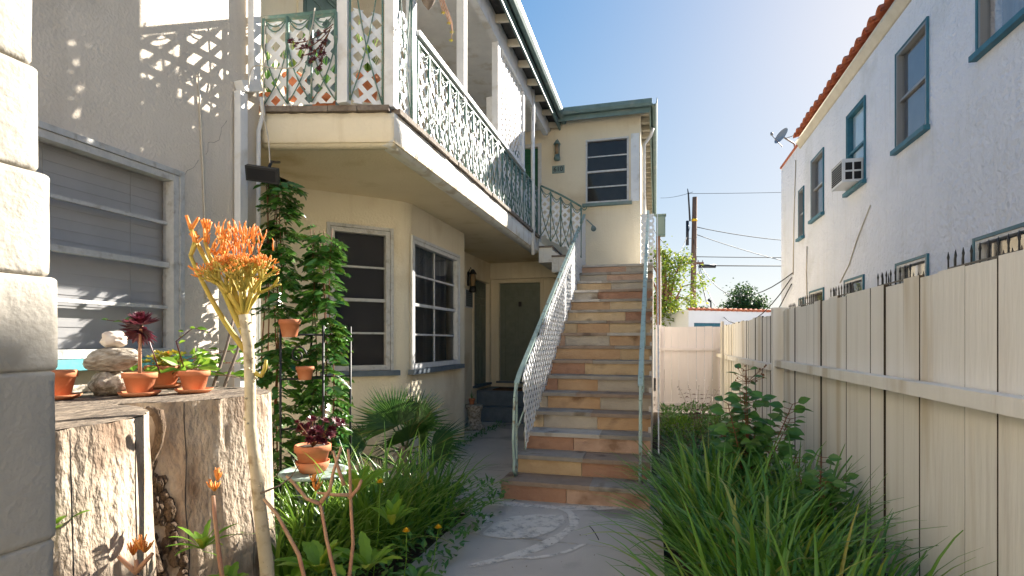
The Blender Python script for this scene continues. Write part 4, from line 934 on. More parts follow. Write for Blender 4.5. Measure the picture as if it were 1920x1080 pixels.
c = at(1250, 545, d=22); tree((c.x, c.y, 0), 2, (c.x, c.y, 3.55), 1.3, M['crown1'], 3600, .17, 'yellow green leafy tree beside the end of the apartment building', 11, squash=1.5)
c = at(1398, 560, d=44); tree((c.x, c.y, 0), 2, (c.x, c.y, 4.4), 2.0, M['crown2'], 3600, .26, 'round deep green tree behind the garage roof', 12, squash=.72)
c = at(1318, 582, d=60); tree((c.x, c.y, 0), 2, (c.x, c.y, 4.9), .8, M['crown2'], 400, .4, 'tiny distant tree top between the pole and the lamp post', 13, squash=.4)
# ============================================================ WALL FITTINGS
def wall_lantern(loc, n, m, label, sc=1.0):
    L_ = V(loc); t = thing('wall_lantern', label, 'lantern', loc); n = V(n)
    mb = MB(); c = L_ + n * .1
    mb.obox(L_ + n * .01 + V((0, 0, .02)), n.cross(V((0, 0, 1))), n, V((0, 0, 1)), .035 * sc, .01, .11 * sc)
    mb.tube([L_ + n * .01 + V((0, 0, .12 * sc)), L_ + n * .06 + V((0, 0, .2 * sc)), c + V((0, 0, .15 * sc))], .007, 6); mb.build('bracket', m, t)
    mb = MB(); mb.lathe(c, [(.012, .17 * sc), (.03, .16 * sc), (.062 * sc, .10 * sc), (.066 * sc, .09 * sc), (.01, .09 * sc)], 12); mb.lathe(c, [(.01, -.1 * sc), (.045 * sc, -.1 * sc), (.06 * sc, -.17 * sc), (.05 * sc, -.2 * sc), (.01, -.205 * sc)], 12)
    for i in range(4): an = pi / 4 + i * pi / 2; mb.tube([c + uvec(an) * .052 * sc + V((0, 0, .09 * sc)), c + uvec(an) * .045 * sc + V((0, 0, -.1 * sc))], .005, 5)
    mb.build('lantern_frame', m, t)
    mb = MB(); mb.lathe(c, [(.036 * sc, -.098 * sc), (.044 * sc, 0), (.036 * sc, .088 * sc)], 12); mb.build('lamp_glass', M['lampglass'], t)
p = at(1046, 283, Y=EY); wall_lantern((p.x, EY, p.z), (0, -1, 0), M['gutter'], 'green grey wall lantern above the number plaque on the upper end wall', 1.1)
p = at(877, 527, X=RX); wall_lantern((RX, p.y, p.z + .02), (1, 0, 0), M['blackiron'], 'black wall lantern beside the ground floor entrance doors', 1.15)
p = at(1047, 318, Y=EY); pq = thing('number_plaque', 'green grey house number plaque reading 610 under the upper lantern', 'sign', (p.x, EY, p.z))
mb = MB(); mb.box(p.x - .125, p.x + .125, EY - .02, EY - .001, p.z - .075, p.z + .075); mb.build('plate', M['plaque'], pq)
def text(s, loc, size, m, parent, rot=(pi / 2, 0, 0), name='number'):
    cu = bpy.data.curves.new(name, 'FONT'); cu.body = s; cu.size = size; cu.extrude = .003; cu.align_x = 'CENTER'; cu.align_y = 'CENTER'
    to = bpy.data.objects.new('tmp', cu); COL.objects.link(to); dg_ = bpy.context.evaluated_depsgraph_get(); me = bpy.data.meshes.new_from_object(to.evaluated_get(dg_)); bpy.data.objects.remove(to)
    me.materials.clear(); me.materials.append(m); o = bpy.data.objects.new(name, me); COL.objects.link(o); o.parent = parent; o.location = V(loc) - WL[parent.name]; o.rotation_euler = rot; me.name = name; return o
for ch, dx in (('6', -.065), ('1', 0), ('0', .065)): text(ch, (p.x + dx, EY - .024, p.z), .13, M['blackiron'], pq)
p = at(878, 560, X=RX); nt_ = thing('notice_board', 'white framed dark notice on the wall beside the entrance lantern', 'notice', (RX, p.y, p.z))
yy0, yy1 = p.y - .2, p.y + .2
mb = MB(); mb.box(RX + .001, RX + .02, p.y - .2, p.y + .2, p.z - .17, p.z + .17); mb.build('backing', M['framew'], nt_)
mb = MB(); mb.box(RX + .021, RX + .024, p.y - .18, p.y + .18, p.z - .15, p.z + .15); mb.build('notice_sheet', M['wgscr'], nt_)
mb = MB()
for i in range(7): mb.box(RX + .0245, RX + .0255, p.y - .14, p.y + rr.uniform(.06, .14), p.z + .11 - i * .036, p.z + .117 - i * .036)
mb.build('text_line', M['plaque'], nt_)
# floodlight near the left corner
c = at(494, 326, d=4.05); fl = thing('floodlight', 'dark boxy floodlight under the balcony above the climbing vine', 'floodlight', c)
mb = MB(); a = V((.93, .3, -.12)).normalized(); nrm = V((.25, -.8, -.45)).normalized(); nrm = (nrm - a * nrm.dot(a)).normalized(); b_ = a.cross(nrm)
mb.prism([c + a * x + b_ * y + nrm * -.05 for x, y in ((-.10, -.045), (.10, -.045), (.10, .045), (-.10, .045))], nrm * .04)
mb.prism([c + a * x + b_ * y + nrm * -.01 for x, y in ((-.115, -.055), (.115, -.055), (.115, .055), (-.115, .055))], nrm * .05); mb.build('housing', M['blackiron'], fl)
mb = MB(); mb.prism([c + a * x + b_ * y + nrm * .0405 for x, y in ((-.10, -.04), (.10, -.04), (.10, .04), (-.10, .04))], nrm * .004); mb.build('lens', M['dark'], fl)
mb = MB(); mb.tube([c - nrm * .05, c - nrm * .1 + V((0, .03, .08)), V((LX + .1, 3.9, c.z + .25))], .012, 6); mb.build('bracket', M['blackiron'], fl)
# small spotlight at top of stairs
c = at(1112, 428, Y=10.3); mb = MB(); mb.bar(at(1100, 412, Y=10.3), at(1114, 425, Y=10.3), .02, .02); mb.tube([c + V((0, 0, .02)), c + V((.02, -.08, -.03))], [.035, .05], 8); o = mb.build('spotlight', M['gutter'], loc=c); tag(o, 'small green spotlight beside the top of the stone stairs', 'spotlight')
# fire extinguisher in cabinet on the balcony
c = at(930, 225, X=FX - .16); fc = thing('extinguisher_cabinet', 'open white cabinet on the balcony holding a red extinguisher', 'cabinet', (c.x, c.y, c.z - .25))
mb = MB(); y0, y1, z0, z1 = c.y - .14, c.y + .14, c.z - .36, c.z + .28
mb.box(c.x - .1, c.x - .09, y0, y1, z0, z1); mb.box(c.x - .09, c.x + .09, y0, y0 + .012, z0, z1); mb.box(c.x - .09, c.x + .09, y1 - .012, y1, z0, z1); mb.box(c.x - .09, c.x + .09, y0 + .012, y1 - .012, z0, z0 + .012); mb.box(c.x - .09, c.x + .09, y0 + .012, y1 - .012, z1 - .012, z1); mb.build('cabinet_box', M['framew'], fc)
fe = thing('fire_extinguisher', 'red fire extinguisher standing in the balcony cabinet', 'fire extinguisher', (c.x, c.y, z0 + .013))
mb = MB(); mb.lathe((c.x, c.y, z0 + .013), [(.055, 0), (.06, .02), (.06, .33), (.04, .39), (.02, .4)], 16); cyl = mb.build('cylinder', M['red'], fe)
mb = MB(); mb.lathe((c.x, c.y, z0 + .12), [(.0615, 0), (.0615, .14)], 16); mb.build('label_band', M['white'], cyl)
mb = MB(); mb.tube([(c.x, c.y, z0 + .41), (c.x, c.y, z0 + .47)], .02, 8); mb.bar((c.x, c.y - .02, z0 + .48), (c.x + .02, c.y - .09, z0 + .5), .02, .012); mb.build('valve', M['blackiron'], fe)
# ============================================================ PLANTS
def strap_clump(name, loc, n, Lr, W, spread, leafm, label, group, seed, lean=(.1, .9), droop=(.5, 1.5), azc=None, azw=pi):
    r_ = random.Random(seed); mb = MB(); L_ = V(loc)
    for i in range(n):
        az = r_.uniform(0, 2 * pi) if azc is None else r_.gauss(azc, azw); rad = spread * sqrt(r_.random()); an = r_.uniform(0, 2 * pi)
        if rad > .5 * spread and azc is None: az = an + r_.uniform(-.9, .9)
        mb.blade(L_ + V((cos(an) * rad, sin(an) * rad, 0)), az, r_.uniform(*lean) * (.5 + rad / spread * .6), r_.uniform(*Lr), W * r_.uniform(.6, 1.15), r_.uniform(*droop))
    o = mb.build(name, leafm, loc=loc); return tag(o, label, 'plant', group)
GR = 'strap leaf clumps beside the right fence'
rc = [(.5, 2.4, 'nearest arching strap leaf clump at the bottom right corner of the path', 210, .68), (.82, 2.85, 'tall strap leaf clump right against the near fence boards', 170, .62), (.52, 3.15, 'dense strap leaf clump spilling over the path edge near the camera', 210, .75),
      (.42, 4.0, 'dark strap leaf clump leaning over the concrete below the stairs', 190, .72), (.92, 3.95, 'upright strap leaf clump in the middle of the fence border', 150, .75), (.45, 4.85, 'strap leaf clump touching the bottom stone step', 170, .66), (.98, 4.95, 'shaded strap leaf clump behind the broad leaved shrub', 120, .68), (.5, 5.75, 'farthest small strap leaf clump beside the staircase side', 120, .6)]
for i, (x, y, lb, n, L_) in enumerate(rc):
    strap_clump('strap_leaf_clump', (x, y, 0), int(n * 1.15), (L_ * .7, L_ * 1.3), .031, .26, M['strap'], lb, GR, 40 + i)
GL = 'strap leaf clumps beside the stump'
for i, (u, v, d, lb, n, L_) in enumerate([(700, 1010, 3.9, 'large arching strap leaf clump leaning over the path on the left', 230, .75), (600, 1000, 3.6, 'sunlit narrow strap leaf clump in front of the round table', 170, .7), (790, 960, 4.4, 'outer strap leaf clump whose blades cross the concrete', 150, .62), (520, 1020, 3.2, 'strap leaf clump growing at the foot of the stump', 120, .6)]):
    p = at(u, v, d=d); strap_clump('strap_leaf_clump', (p.x, p.y, 0), n, (L_ * .7, L_ * 1.3), .028, .24, M['straplt'] if i != 2 else M['strap'], lb, GL, 60 + i, azc=None)
def rosette(mb, c, ax, r, n, m=None, layers=3, W=.35):
    ax = V(ax).normalized(); a = ax.orthogonal().normalized(); b = ax.cross(a)
    for l in range(layers):
        k = n - l * 2; el = radians(12 + l * 26)
        for i in range(max(k, 3)):
            an = 2 * pi * i / max(k, 3) + l * .5; d = (a * cos(an) + b * sin(an)) * cos(el) + ax * sin(el); mb.leaf(V(c) + ax * l * r * .08, d, ax, r * (1 - l * .2), r * W, -.08)
def leafy(name, loc, stems, leafm, label, cat='plant', leafL=.07, leafW=.04, n=16, seed=1, stemm='stem', r=.004, group=None, spread=1.0, start=.15, pair=True):
    r_ = random.Random(seed); t = thing(name, label, cat, loc, group); ms, ml = MB(), MB(); ml.fine = True
    for pts in stems:
        pts = [V(p) for p in pts]; ms.tube(pts, [r * (1 - .6 * i / (len(pts) - 1)) for i in range(len(pts))], 5)
        for i in range(n):
            t_ = start + (1 - start) * i / (n - 1); k = t_ * (len(pts) - 1); j = min(int(k), len(pts) - 2); p = pts[j].lerp(pts[j + 1], k - j)
            for q in ((0, 1) if pair else (0,)):
                an = i * 2.4 + q * pi + r_.uniform(-.3, .3); d = uvec(an) + V((0, 0, r_.uniform(-.1, .5))); sz = r_.uniform(.7, 1.15) * (1 - .4 * abs(t_ - .5)); st_ = p + d.normalized() * leafL * .35 * spread
                ms.tube([p, st_], r * .4, 3, False); ml.leaf(st_, d, V((r_.uniform(-.8, .8), r_.uniform(-1.3, .1), .7)), leafL * sz, leafW * sz, .2)
    ms.build('stem', M[stemm], t); ml.build('foliage', leafm, t); return t
# broad-leaf shrub at the right
b0_ = V((.78, 5.0, 0)); r_ = random.Random(5); stems = []
for i in range(9):
    an = r_.uniform(0, 2 * pi); hh = r_.uniform(.6, 1.12); e_ = b0_ + uvec(an) * r_.uniform(.08, .34) + V((0, 0, hh)); stems.append([b0_ + uvec(an) * .04, b0_.lerp(e_, .5) + V((0, 0, .08)), e_])
stems.append([b0_, b0_ + V((-.02, 0, .7)), b0_ + V((-.04, .0, 1.25))])
sh = leafy('broad_leaf_shrub', b0_, stems, M['broad'], 'broad leaved green shrub with red stems rising from the fence border', leafL=.14, leafW=.09, n=15, seed=6, r=.008, start=.3, cat='shrub')
mb = MB()
for i in range(16):
    p = b0_ + V((r_.uniform(-.12, .12), r_.uniform(-.1, .1), r_.uniform(1.15, 1.34))); mb.tube([b0_ + V((-.03, 0, 1.15)), p], .002, 3); mb.tube([p, p + V((0, 0, .015))], [.008, .004], 5)
mb.build('seed_head', M['stem'], sh)
b1_ = V((1.06, 4.15, 0)); stems = []
for i in range(5): an = r_.uniform(0, 2 * pi); e_ = b1_ + uvec(an) * .15 + V((0, 0, r_.uniform(.55, .78))); stems.append([b1_, b1_.lerp(e_, .6), e_])
leafy('rose_bush', b1_, stems, M['broad'], 'small dark leaved bush against the fence in front of the shrub', leafL=.10, leafW=.07, n=10, seed=8, r=.006, start=.45, cat='shrub')
# ground cover at the far end
mb = MB(); r_ = random.Random(9)
for i in range(2600):
    x, y = r_.uniform(.08, 1.3), r_.uniform(6.2, 12.3); h = .12 + .16 * max(0, noise.noise(V((x * 2, y * 1.2, 0))) + .2)
    p = V((x, y, r_.uniform(0, h))); mb.leaf(p, V((r_.uniform(-1, 1), r_.uniform(-1, 1), r_.uniform(.2, 1.2))), V((0, 0, 1)), r_.uniform(.05, .12), r_.uniform(.02, .05))
o = mb.build('ground_cover', M['broad'], loc=(.7, 9, 0)); struct(o, 'stuff'); tag(o, 'low leafy ground cover at the far end of the fence border', 'ground cover')
mb = MB(); bp = V((.35, 8.6, 0))
for i in range(1100):
    d = V((r_.gauss(0, 1), r_.gauss(0, 1), abs(r_.gauss(0, .8)))).normalized(); p = bp + V((d.x * .42, d.y * .5, d.z * .34)) * r_.uniform(.85, 1.05); mb.leaf(p, d + V((0, 0, .5)), V((0, 0, 1)), .05, .02)
o = mb.build('mossy_bush', M['lime'], loc=bp); tag(o, 'low bright green mounded bush near the far fence', 'bush')
leafy('purple_weed', (.62, 8.9, 0), [[(.62, 8.9, 0), (.6 + dx, 8.9, .4), (.58 + dx * 3, 8.85, .8)] for dx in (-.08, -.03, .02, .07, .12)], M['purple'], 'dry purple stemmed weed in front of the far fence', leafL=.07, leafW=.02, n=12, seed=3)
# fan palm
def fan(mb, ms, base, d, pet, R_, n, r_, ang=2.9, face=None):
    d = V(d).normalized(); side = d.cross(V(face) if face else V((0, 0, 1)))
    side = side.normalized() if side.length > .1 else V((1, 0, 0)); hub = base + d * pet + V((0, 0, -.04)); ms.tube([base, base.lerp(hub, .5) + V((0, 0, .03)), hub], [.012, .009, .007], 5)
    nr = side.cross(d).normalized()
    for i in range(n):
        t = (i / (n - 1) - .5) * ang; dd = d * cos(t) + side * sin(t) ; dd = (dd + nr * .12 * cos(t)).normalized(); l = R_ * (.78 + .22 * cos(t)) * r_.uniform(.93, 1.05); perp = dd.cross(nr).normalized(); w_ = R_ * ang / n * .42
        b = len(mb.v); m = hub + dd * l * .5; tip = hub + dd * l + V((0, 0, -l * r_.uniform(.06, .2)))
        mb.v += [tuple(hub), tuple(m + perp * w_ / 1.5 + nr * w_ * .3), tuple(m), tuple(m - perp * w_ / 1.5 + nr * w_ * .3), tuple(tip)]
        mb.face((b, b + 1, b + 2)); mb.face((b, b + 2, b + 3)); mb.face((b + 2, b + 1, b + 4)); mb.face((b + 2, b + 4, b + 3))
pp = at(760, 870, d=5.55); pp.z = 0; palm = thing('fan_palm', 'young fan palm with stiff pleated leaves in front of the bay wall', 'palm', pp)
ml, ms = MB(), MB(); r_ = random.Random(21); cr_ = pp + V((0, 0, .38))
dirs = [((-.55, .1, .95), (.2, -1, .3)), ((-.2, -.2, 1), (.4, -1, .5)), ((.55, -.3, .62), (.1, -1, .9)), ((.35, -.6, .45), (.2, -.7, 1)), ((.95, .1, .3), (.0, -.6, 1)), ((-.9, -.3, .25), (0, -.5, 1)), ((.8, -.5, .02), (.2, -.4, 1)), ((.15, .4, 1), (0, -1, .3)), ((-.3, -.8, .1), None)]
for i, (d, fc) in enumerate(dirs): fan(ml, ms, cr_, d, r_.uniform(.28, .42), r_.uniform(.46, .56), 38, r_, face=fc)
ml.build('frond', M['palm'], palm); ms.build('petiole', M['palm'], palm)
mb = MB(); mb.tube([pp, pp + V((0, 0, .2)), cr_ + V((0, 0, .05))], [.11, .09, .06], 10)
for i in range(60): an = r_.uniform(0, 2 * pi); mb.blade(pp + V((0, 0, r_.uniform(.2, .42))) + uvec(an) * .07, an, r_.uniform(1.2, 2.2), r_.uniform(.1, .22), .012, .9, 4)
mb.build('trunk', M['deadwood'], palm)
# climbing vine on trellis
def vine(name, base, top, wob, n, rad, label, seed):
    r_ = random.Random(seed); t = thing(name, label, 'vine', (base[0], base[1], 0)); base, top = V(base), V(top); ml, ms = MB(), MB(); ml.fine = True
    for s in range(5):
        off = V((r_.uniform(-.1, .1), r_.uniform(-.06, .06), 0)); ms.tube([base.lerp(top, i / 12) + off + V((wob * sin(i * .8 + s), wob * .6 * cos(i * .7 + s * 2), 0)) for i in range(13)], [.008 - .0004 * i for i in range(13)], 5)
    for i in range(n):
        t_ = r_.random() ** .9; c = base.lerp(top, t_); rd = rad * (1.15 - .5 * t_ ** 2) * (.8 + .5 * noise.noise(V((t_ * 5, seed, 0)))); an = r_.uniform(0, 2 * pi)
        p = c + uvec(an) * rd * sqrt(r_.random()) + V((0, 0, r_.uniform(-.05, .05))); d = uvec(an + r_.uniform(-.6, .6)) + V((0, 0, r_.uniform(-.5, .35))); d.normalize()
        L_ = r_.uniform(.08, .14); side = d.cross(V((0, 0, 1))).normalized(); q = [p + d * L_ * k / 4 - V((0, 0, L_ * .3 * (k / 4) ** 2)) for k in range(5)]; ms.tube(q, .0015, 3, False)
        up = V((r_.uniform(-.6, .7), r_.uniform(-1.1, .2), .8))
        for k in range(1, 5):
            for sg in (-1, 1): ml.leaf(q[k], side * sg + d * .6 - V((0, 0, .15)), up, r_.uniform(.06, .09), .04, .2)
        ml.leaf(q[4], d, up, .05, .024, .2)
    ms.build('stem', M['stem'], t); ml.build('foliage', M['vine'], t); return t
vb = at(520, 700, d=4.2); vt = at(528, 335, d=4.2); vb.z = .1
vine('climbing_vine', vb, vt, .02, 260, .075, 'taller glossy green vine climbing beside the downspout', 31)
vb2 = at(608, 700, d=4.35); vt2 = at(606, 430, d=4.35); vb2.z = .15
vine('climbing_vine', vb2, vt2, .02, 300, .105, 'shorter glossy green vine covering the trellis beside the dark window', 32)
tr = thing('iron_trellis', 'black iron plant stand with shelves behind the climbing vines', 'trellis', (vb.x + .1, vb.y, 0))
mb = MB(); c1, c2 = at(526, 700, d=4.0), at(606, 700, d=4.15)
for p in (c1, c2): mb.tube([(p.x, p.y, 0), (p.x, p.y, 1.62)], .009, 6)
for p in (c1, c2): mb.tube([(p.x + .05, p.y + .3, 0), (p.x + .05, p.y + .3, 1.62)], .009, 6)
mb.build('upright', M['blackiron'], tr)
for z in (.45, .85, 1.22, 1.55): mb = MB(); mb.tube([(c1.x, c1.y, z), (c2.x, c2.y, z)], .007, 5); mb.tube([(c1.x + .05, c1.y + .3, z), (c2.x + .05, c2.y + .3, z)], .007, 5); mb.tube([(c1.x, c1.y, z), (c1.x + .05, c1.y + .3, z)], .006, 5); mb.build('shelf_bar', M['blackiron'], tr)
mb = MB()
for z in (.65, 1.4): scroll(mb, (c1.x + .15, c1.y, z), V((1, 0, 0)), V((0, 0, 1)), .07, 1.3, .006)
mb.build('scroll', M['blackiron'], tr)
# pots
def pot(loc, r, h, label, saucer=True, sr=1.25, group='terracotta pots', deep=False):
    t = thing('terracotta_pot', label, 'plant pot', loc, group); L_ = V(loc); z0 = .018 if saucer else 0
    mb = MB(); mb.lathe(L_, [(r * .68, z0), (r * .70, z0 + .003), (r * .92, z0 + h * .72), (r * 1.02, z0 + h * .73), (r * 1.02, z0 + h * .98), (r * .99, z0 + h), (r * .88, z0 + h), (r * .86, z0 + h * .9), (.002, z0 + h * .88)], 28); mb.build('pot', M['terra'], t)
    mb = MB(); mb.lathe(L_ + V((0, 0, z0 + h * .885)), [(.002, 0), (r * .855, 0.0), (r * .85, .004), (.002, .006)], 20); mb.build('soil', M['soil'], t)
    if saucer:
        mb = MB(); hh = .07 if deep else .022; mb.lathe(L_, [(r * sr * .75, 0), (r * sr * .92, hh * .5), (r * sr, hh), (r * sr * .95, hh), (r * sr * .86, hh * .45), (.002, .016)], 28); mb.build('saucer', M['terra'], t)
    return V(loc) + V((0, 0, z0 + h * .88))
SZ = 1.22
g1 = at(262, 742, Z=SZ + .004); g2 = at(306, 727, Z=SZ + .004); g3 = at(364, 736, Z=SZ + .004); g0 = at(106, 748, Z=SZ + .004)
t1_ = pot(g1, .076, .1, 'small terracotta pot on the stump holding a single purple rosette'); t2_ = pot(g2, .095, .115, 'wider terracotta pot on the stump with yellow green succulents')
t3_ = pot(g3, .075, .1, 'small terracotta pot with bare soil at the right end of the stump row'); pot(g0, .08, .12, 'terracotta pot half hidden behind the white block pillar')
# purple aeonium on tall stem
mb = MB(); ae = thing('purple_aeonium', 'dark purple rosette on a tall bare stem in the small stump pot', 'succulent', t1_)
top = at(265, 610, d=(g1 - EYE).dot(V((-sa, ca, 0)))); mb.tube([t1_, t1_.lerp(top, .5) + V((-.004, 0, 0)), top], [.009, .008, .008], 7); mb.build('stem', M['pinkstem'], ae)
mb = MB(); rosette(mb, top, (0.1, -.2, 1), .10, 17, layers=4, W=.42); rosette(mb, top - V((0, 0, .02)), (.05, -.5, -.6), .10, 14, layers=2, W=.4); rosette(mb, top + V((0, 0, .02)), (.1, -.3, 1), .055, 9, layers=2, W=.45); mb.build('rosette', M['purple'], ae)
# jelly bean succulents
mb = MB(); r_ = random.Random(44)
for i in range(60):
    p = t2_ + V((r_.gauss(0, .05), r_.gauss(0, .05), r_.uniform(.0, .10))); rosette(mb, p, (r_.uniform(-.6, .6), r_.uniform(-.6, .6), 1), r_.uniform(.02, .034), 7, layers=2, W=.5)
o = mb.build('yellow_succulent', M['jelly'], loc=t2_); tag(o, 'bushy yellow green succulent with orange tips in the wider stump pot', 'succulent')
# big-leaf plant behind
b_ = V((-2.86, 2.62, 1.24)); stems = []
for d in ((.25, .35, .12), (.35, -.1, .10), (.1, .45, .2), (-.05, -.35, .12), (.4, .2, .03), (.15, .1, .16)): stems.append([b_, b_ + V(d) * .5 + V((0, 0, .06)), b_ + V(d)])
leafy('broad_leaf_houseplant', b_, stems, M['lime'], 'bright green leafy plant behind the pots under the window', leafL=.13, leafW=.055, n=6, seed=12, start=.4)
s0_ = at(345, 690, d=3.1); leafy('twining_plant', s0_, [[s0_, at(330, 640, d=3.0), at(362, 615, d=2.95), at(398, 625, d=2.9)]], M['lime'], 'arching twig with green leaves above the right stump pot', leafL=.055, leafW=.026, n=7, seed=14, start=.3, stemm='purple', pair=False)
s0_ = at(300, 700, d=2.95); leafy('twining_plant', s0_, [[s0_, at(280, 640, d=2.95), at(240, 605, d=2.9), at(200, 600, d=2.85)]], M['vine'], 'thin dark twig reaching left past the purple rosette', leafL=.06, leafW=.025, n=6, seed=15, start=.5, stemm='purple', pair=False)
# rocks
def rock(loc, rx, ry, rz, m, label, seed, amp=.2, tilt=0):
    import bmesh as bm_
    b = bm_.new(); bm_.ops.create_icosphere(b, subdivisions=4, radius=1); 
    for v in b.verts:
        n = v.co.normalized(); d = 1 + amp * noise.noise(n * 1.6 + V((seed, 0, 0))) + amp * .4 * noise.noise(n * 5 + V((seed, 3, 0))) + .03 * noise.noise(n * 16)
        c = n * d; c = V((c.x * rx, c.y * ry, max(c.z, -.92) * rz)); c.z += tilt * c.x; v.co = c
    me = bpy.data.meshes.new('rock'); b.to_mesh(me); b.free(); me.materials.append(m)
    for p in me.polygons: p.use_smooth = True
    o = bpy.data.objects.new('rock', me); COL.objects.link(o); o.location = V(loc); o.rotation_euler = (0, 0, YAW); WL[o.name] = V(loc)
    return tag(o, label, 'rock', 'rocks balanced in a stack on the stump')
dR = 2.82
rp = at(208, 724, d=dR); rock((rp.x, rp.y, SZ + .062), .10, .085, .066, M['rock1'], 'bottom speckled grey rock of the stack on the stump', 1)
rp = at(211, 680, d=dR); rock((rp.x, rp.y, SZ + .185), .135, .09, .066, M['rock2'], 'wide middle rock with dark veins in the balanced stack', 2, .15, .08)
rp = at(214, 640, d=dR); rock((rp.x, rp.y, SZ + .288), .062, .055, .043, M['rock3'], 'small pinkish white rock on top of the balanced stack', 3, .3)
# stumps
def stump(C, R0, label, seed, outline, bark=False):
    t = thing('tree_stump', label, 'tree stump', (C[0], C[1], 0)); mb = MB(); mb.smooth = True; n = 160; nz = 46
    def rad(an, z):
        f = R0 * outline(an); zz = (SZ - z)
        r = f + .015 * noise.noise(V((cos(an) * 3, sin(an) * 3, z * .7 + seed))) + .016 * noise.noise(V((cos(an) * 11, sin(an) * 11, z * 1.2))) + .006 * noise.noise(V((cos(an) * 34, sin(an) * 34, z * 2.5)))
        gr = noise.noise(V((cos(an) * 7 + seed, sin(an) * 7, z * .25)))
        if gr > .6: r -= (gr - .6) * .1
        return r + .05 * (zz / 1.2) ** 2
    for i in range(nz + 1):
        z = SZ * i / nz
        for j in range(n): an = 2 * pi * j / n; r = rad(an, z); mb.v.append((C[0] + r * cos(an), C[1] + r * sin(an), z + (.006 * noise.noise(V((cos(an) * 9, sin(an) * 9, 5))) - .004 if i >= nz - 1 else 0)))
    for i in range(nz):
        for j in range(n): mb.face((i * n + j, i * n + (j + 1) % n, (i + 1) * n + (j + 1) % n, (i + 1) * n + j))
    mb.build('trunk', M['bark'], t)
    mb = MB(); mb.smooth = True; K = 16
    for i in range(K + 1):
        f = i / K
        for j in range(n):
            an = 2 * pi * j / n; r = rad(an, SZ) * f * (.999); z = SZ + .0015 + .004 * noise.noise(V((r * cos(an) * 9, r * sin(an) * 2, seed))) - (.004 if i == K else 0)
            mb.v.append((C[0] + r * cos(an), C[1] + r * sin(an), z))
    for i in range(K):
        for j in range(n): mb.face((i * n + j, i * n + (j + 1) % n, (i + 1) * n + (j + 1) % n, (i + 1) * n + j))
    mb.build('cut_top', M['cut'], t)
    # drying cracks down the side
    mb = MB()
    for k, an in enumerate((-.95, -.62, -.2, .25) if not bark else (-1.0, -.55, .05)):
        pts = []
        for i in range(18): z = SZ - .01 - i * .06; a_ = an + .06 * noise.noise(V((z * 3, k, seed))); r = rad(a_, z) - .0005; pts.append((C[0] + r * cos(a_), C[1] + r * sin(a_), z))
        mb.tube(pts, [.0026] * 12 + [.0026 - .0004 * j for j in range(6)], 4)
    mb.build('crack', M['dark'], t)
    return t, rad
C1 = (-2.36, 1.46); C2 = (-2.58, 2.36)
s1, rad1 = stump(C1, .48, 'nearer half of the big weathered tree stump beside the white pillar', 2.0, lambda a: 1 + .05 * cos(a * 2 + .4) + .03 * cos(3 * a))
s2, rad2 = stump(C2, .50, 'farther half of the big weathered stump carrying the pots and rocks', 7.0, lambda a: 1 + .06 * cos(a * 2) + .04 * sin(3 * a), True)
# bark slab pieces in the cleft
mb = MB(); mb.smooth = True; r_ = random.Random(77)
for i in range(420):
    an = r_.uniform(-1.15, -.45); z = r_.uniform(.1, 1.02)
    if abs(an + .85 + .3 * (z - .6)) * 2.6 + abs(z - .6) * .9 > .75: continue
    r = rad2(an, z) + .008; c = V((C2[0] + r * cos(an), C2[1] + r * sin(an), z)); nrm = uvec(an); sd_ = V((-nrm.y, nrm.x, 0)); w_, h_ = r_.uniform(.012, .03), r_.uniform(.02, .05)
    b = len(mb.v)
    for k in range(6): a_ = k * pi / 3 + r_.uniform(-.3, .3); mb.v.append(tuple(c + sd_ * cos(a_) * w_ + V((0, 0, sin(a_) * h_)) - nrm * .012))
    for k in range(6): a_ = k * pi / 3; mb.v.append(tuple(c + sd_ * cos(a_) * w_ * .7 + V((0, 0, sin(a_) * h_ * .7)) + nrm * r_.uniform(.008, .02)))
    for k in range(6): mb.face((b + k, b + (k + 1) % 6, b + 6 + (k + 1) % 6, b + 6 + k))
    mb.face([b + 6 + k for k in range(6)])
mb.build('bark_plate', M['roughbark'], s2)
mb = MB(); q0 = at(290, 770, d=2.42); mb.tube([at(278, 768, d=2.42), at(296, 775, d=2.4), at(302, 800, d=2.4), at(296, 835, d=2.42), at(280, 870, d=2.45), at(272, 930, d=2.46), at(278, 1010, d=2.44), at(292, 1075, d=2.4)], [.018, .026, .02, .018, .016, .02, .024, .03], 8); mb.build('bark_lip', M['roughbark'], s2)
# table with big pot
tp = at(590, 882, d=3.65); tz = tp.z
tb = thing('round_table', 'small round green metal garden table behind the strap leaves', 'table', (tp.x, tp.y, 0))
mb = MB(); mb.lathe((tp.x, tp.y, tz - .02), [(.002, 0), (.225, 0), (.23, .008), (.225, .018), (.19, .018), (.185, .014), (.002, .014)], 36); mb.build('tabletop', M['paleiron'], tb)
for i in range(3): an = i * 2.1; mb = MB(); mb.tube([V((tp.x, tp.y, tz - .02)) + uvec(an) * .15, V((tp.x, tp.y, tz * .5)) + uvec(an) * .05, V((tp.x, tp.y, 0)) + uvec(an) * .2], .01, 6); mb.build('leg', M['gutter'], tb)
g4 = V((tp.x + .0, tp.y - .02, tz + .0)); tt = pot(g4, .115, .16, 'orange terracotta pot in a deep bowl saucer on the round table', deep=True, sr=.95); 
mb = MB(); r_ = random.Random(50); ms = MB(); cc = tt
for i in range(26):
    d = V((r_.uniform(-.9, 1.3), r_.uniform(-.6, .6), r_.uniform(.5, 1.3))); e_ = cc + d * .14 * r_.uniform(.6, 1.1); ms.tube([cc, cc.lerp(e_, .5) + V((0, 0, .02)), e_], .004, 4); rosette(mb, e_, d, r_.uniform(.035, .055), 10, layers=3, W=.4)
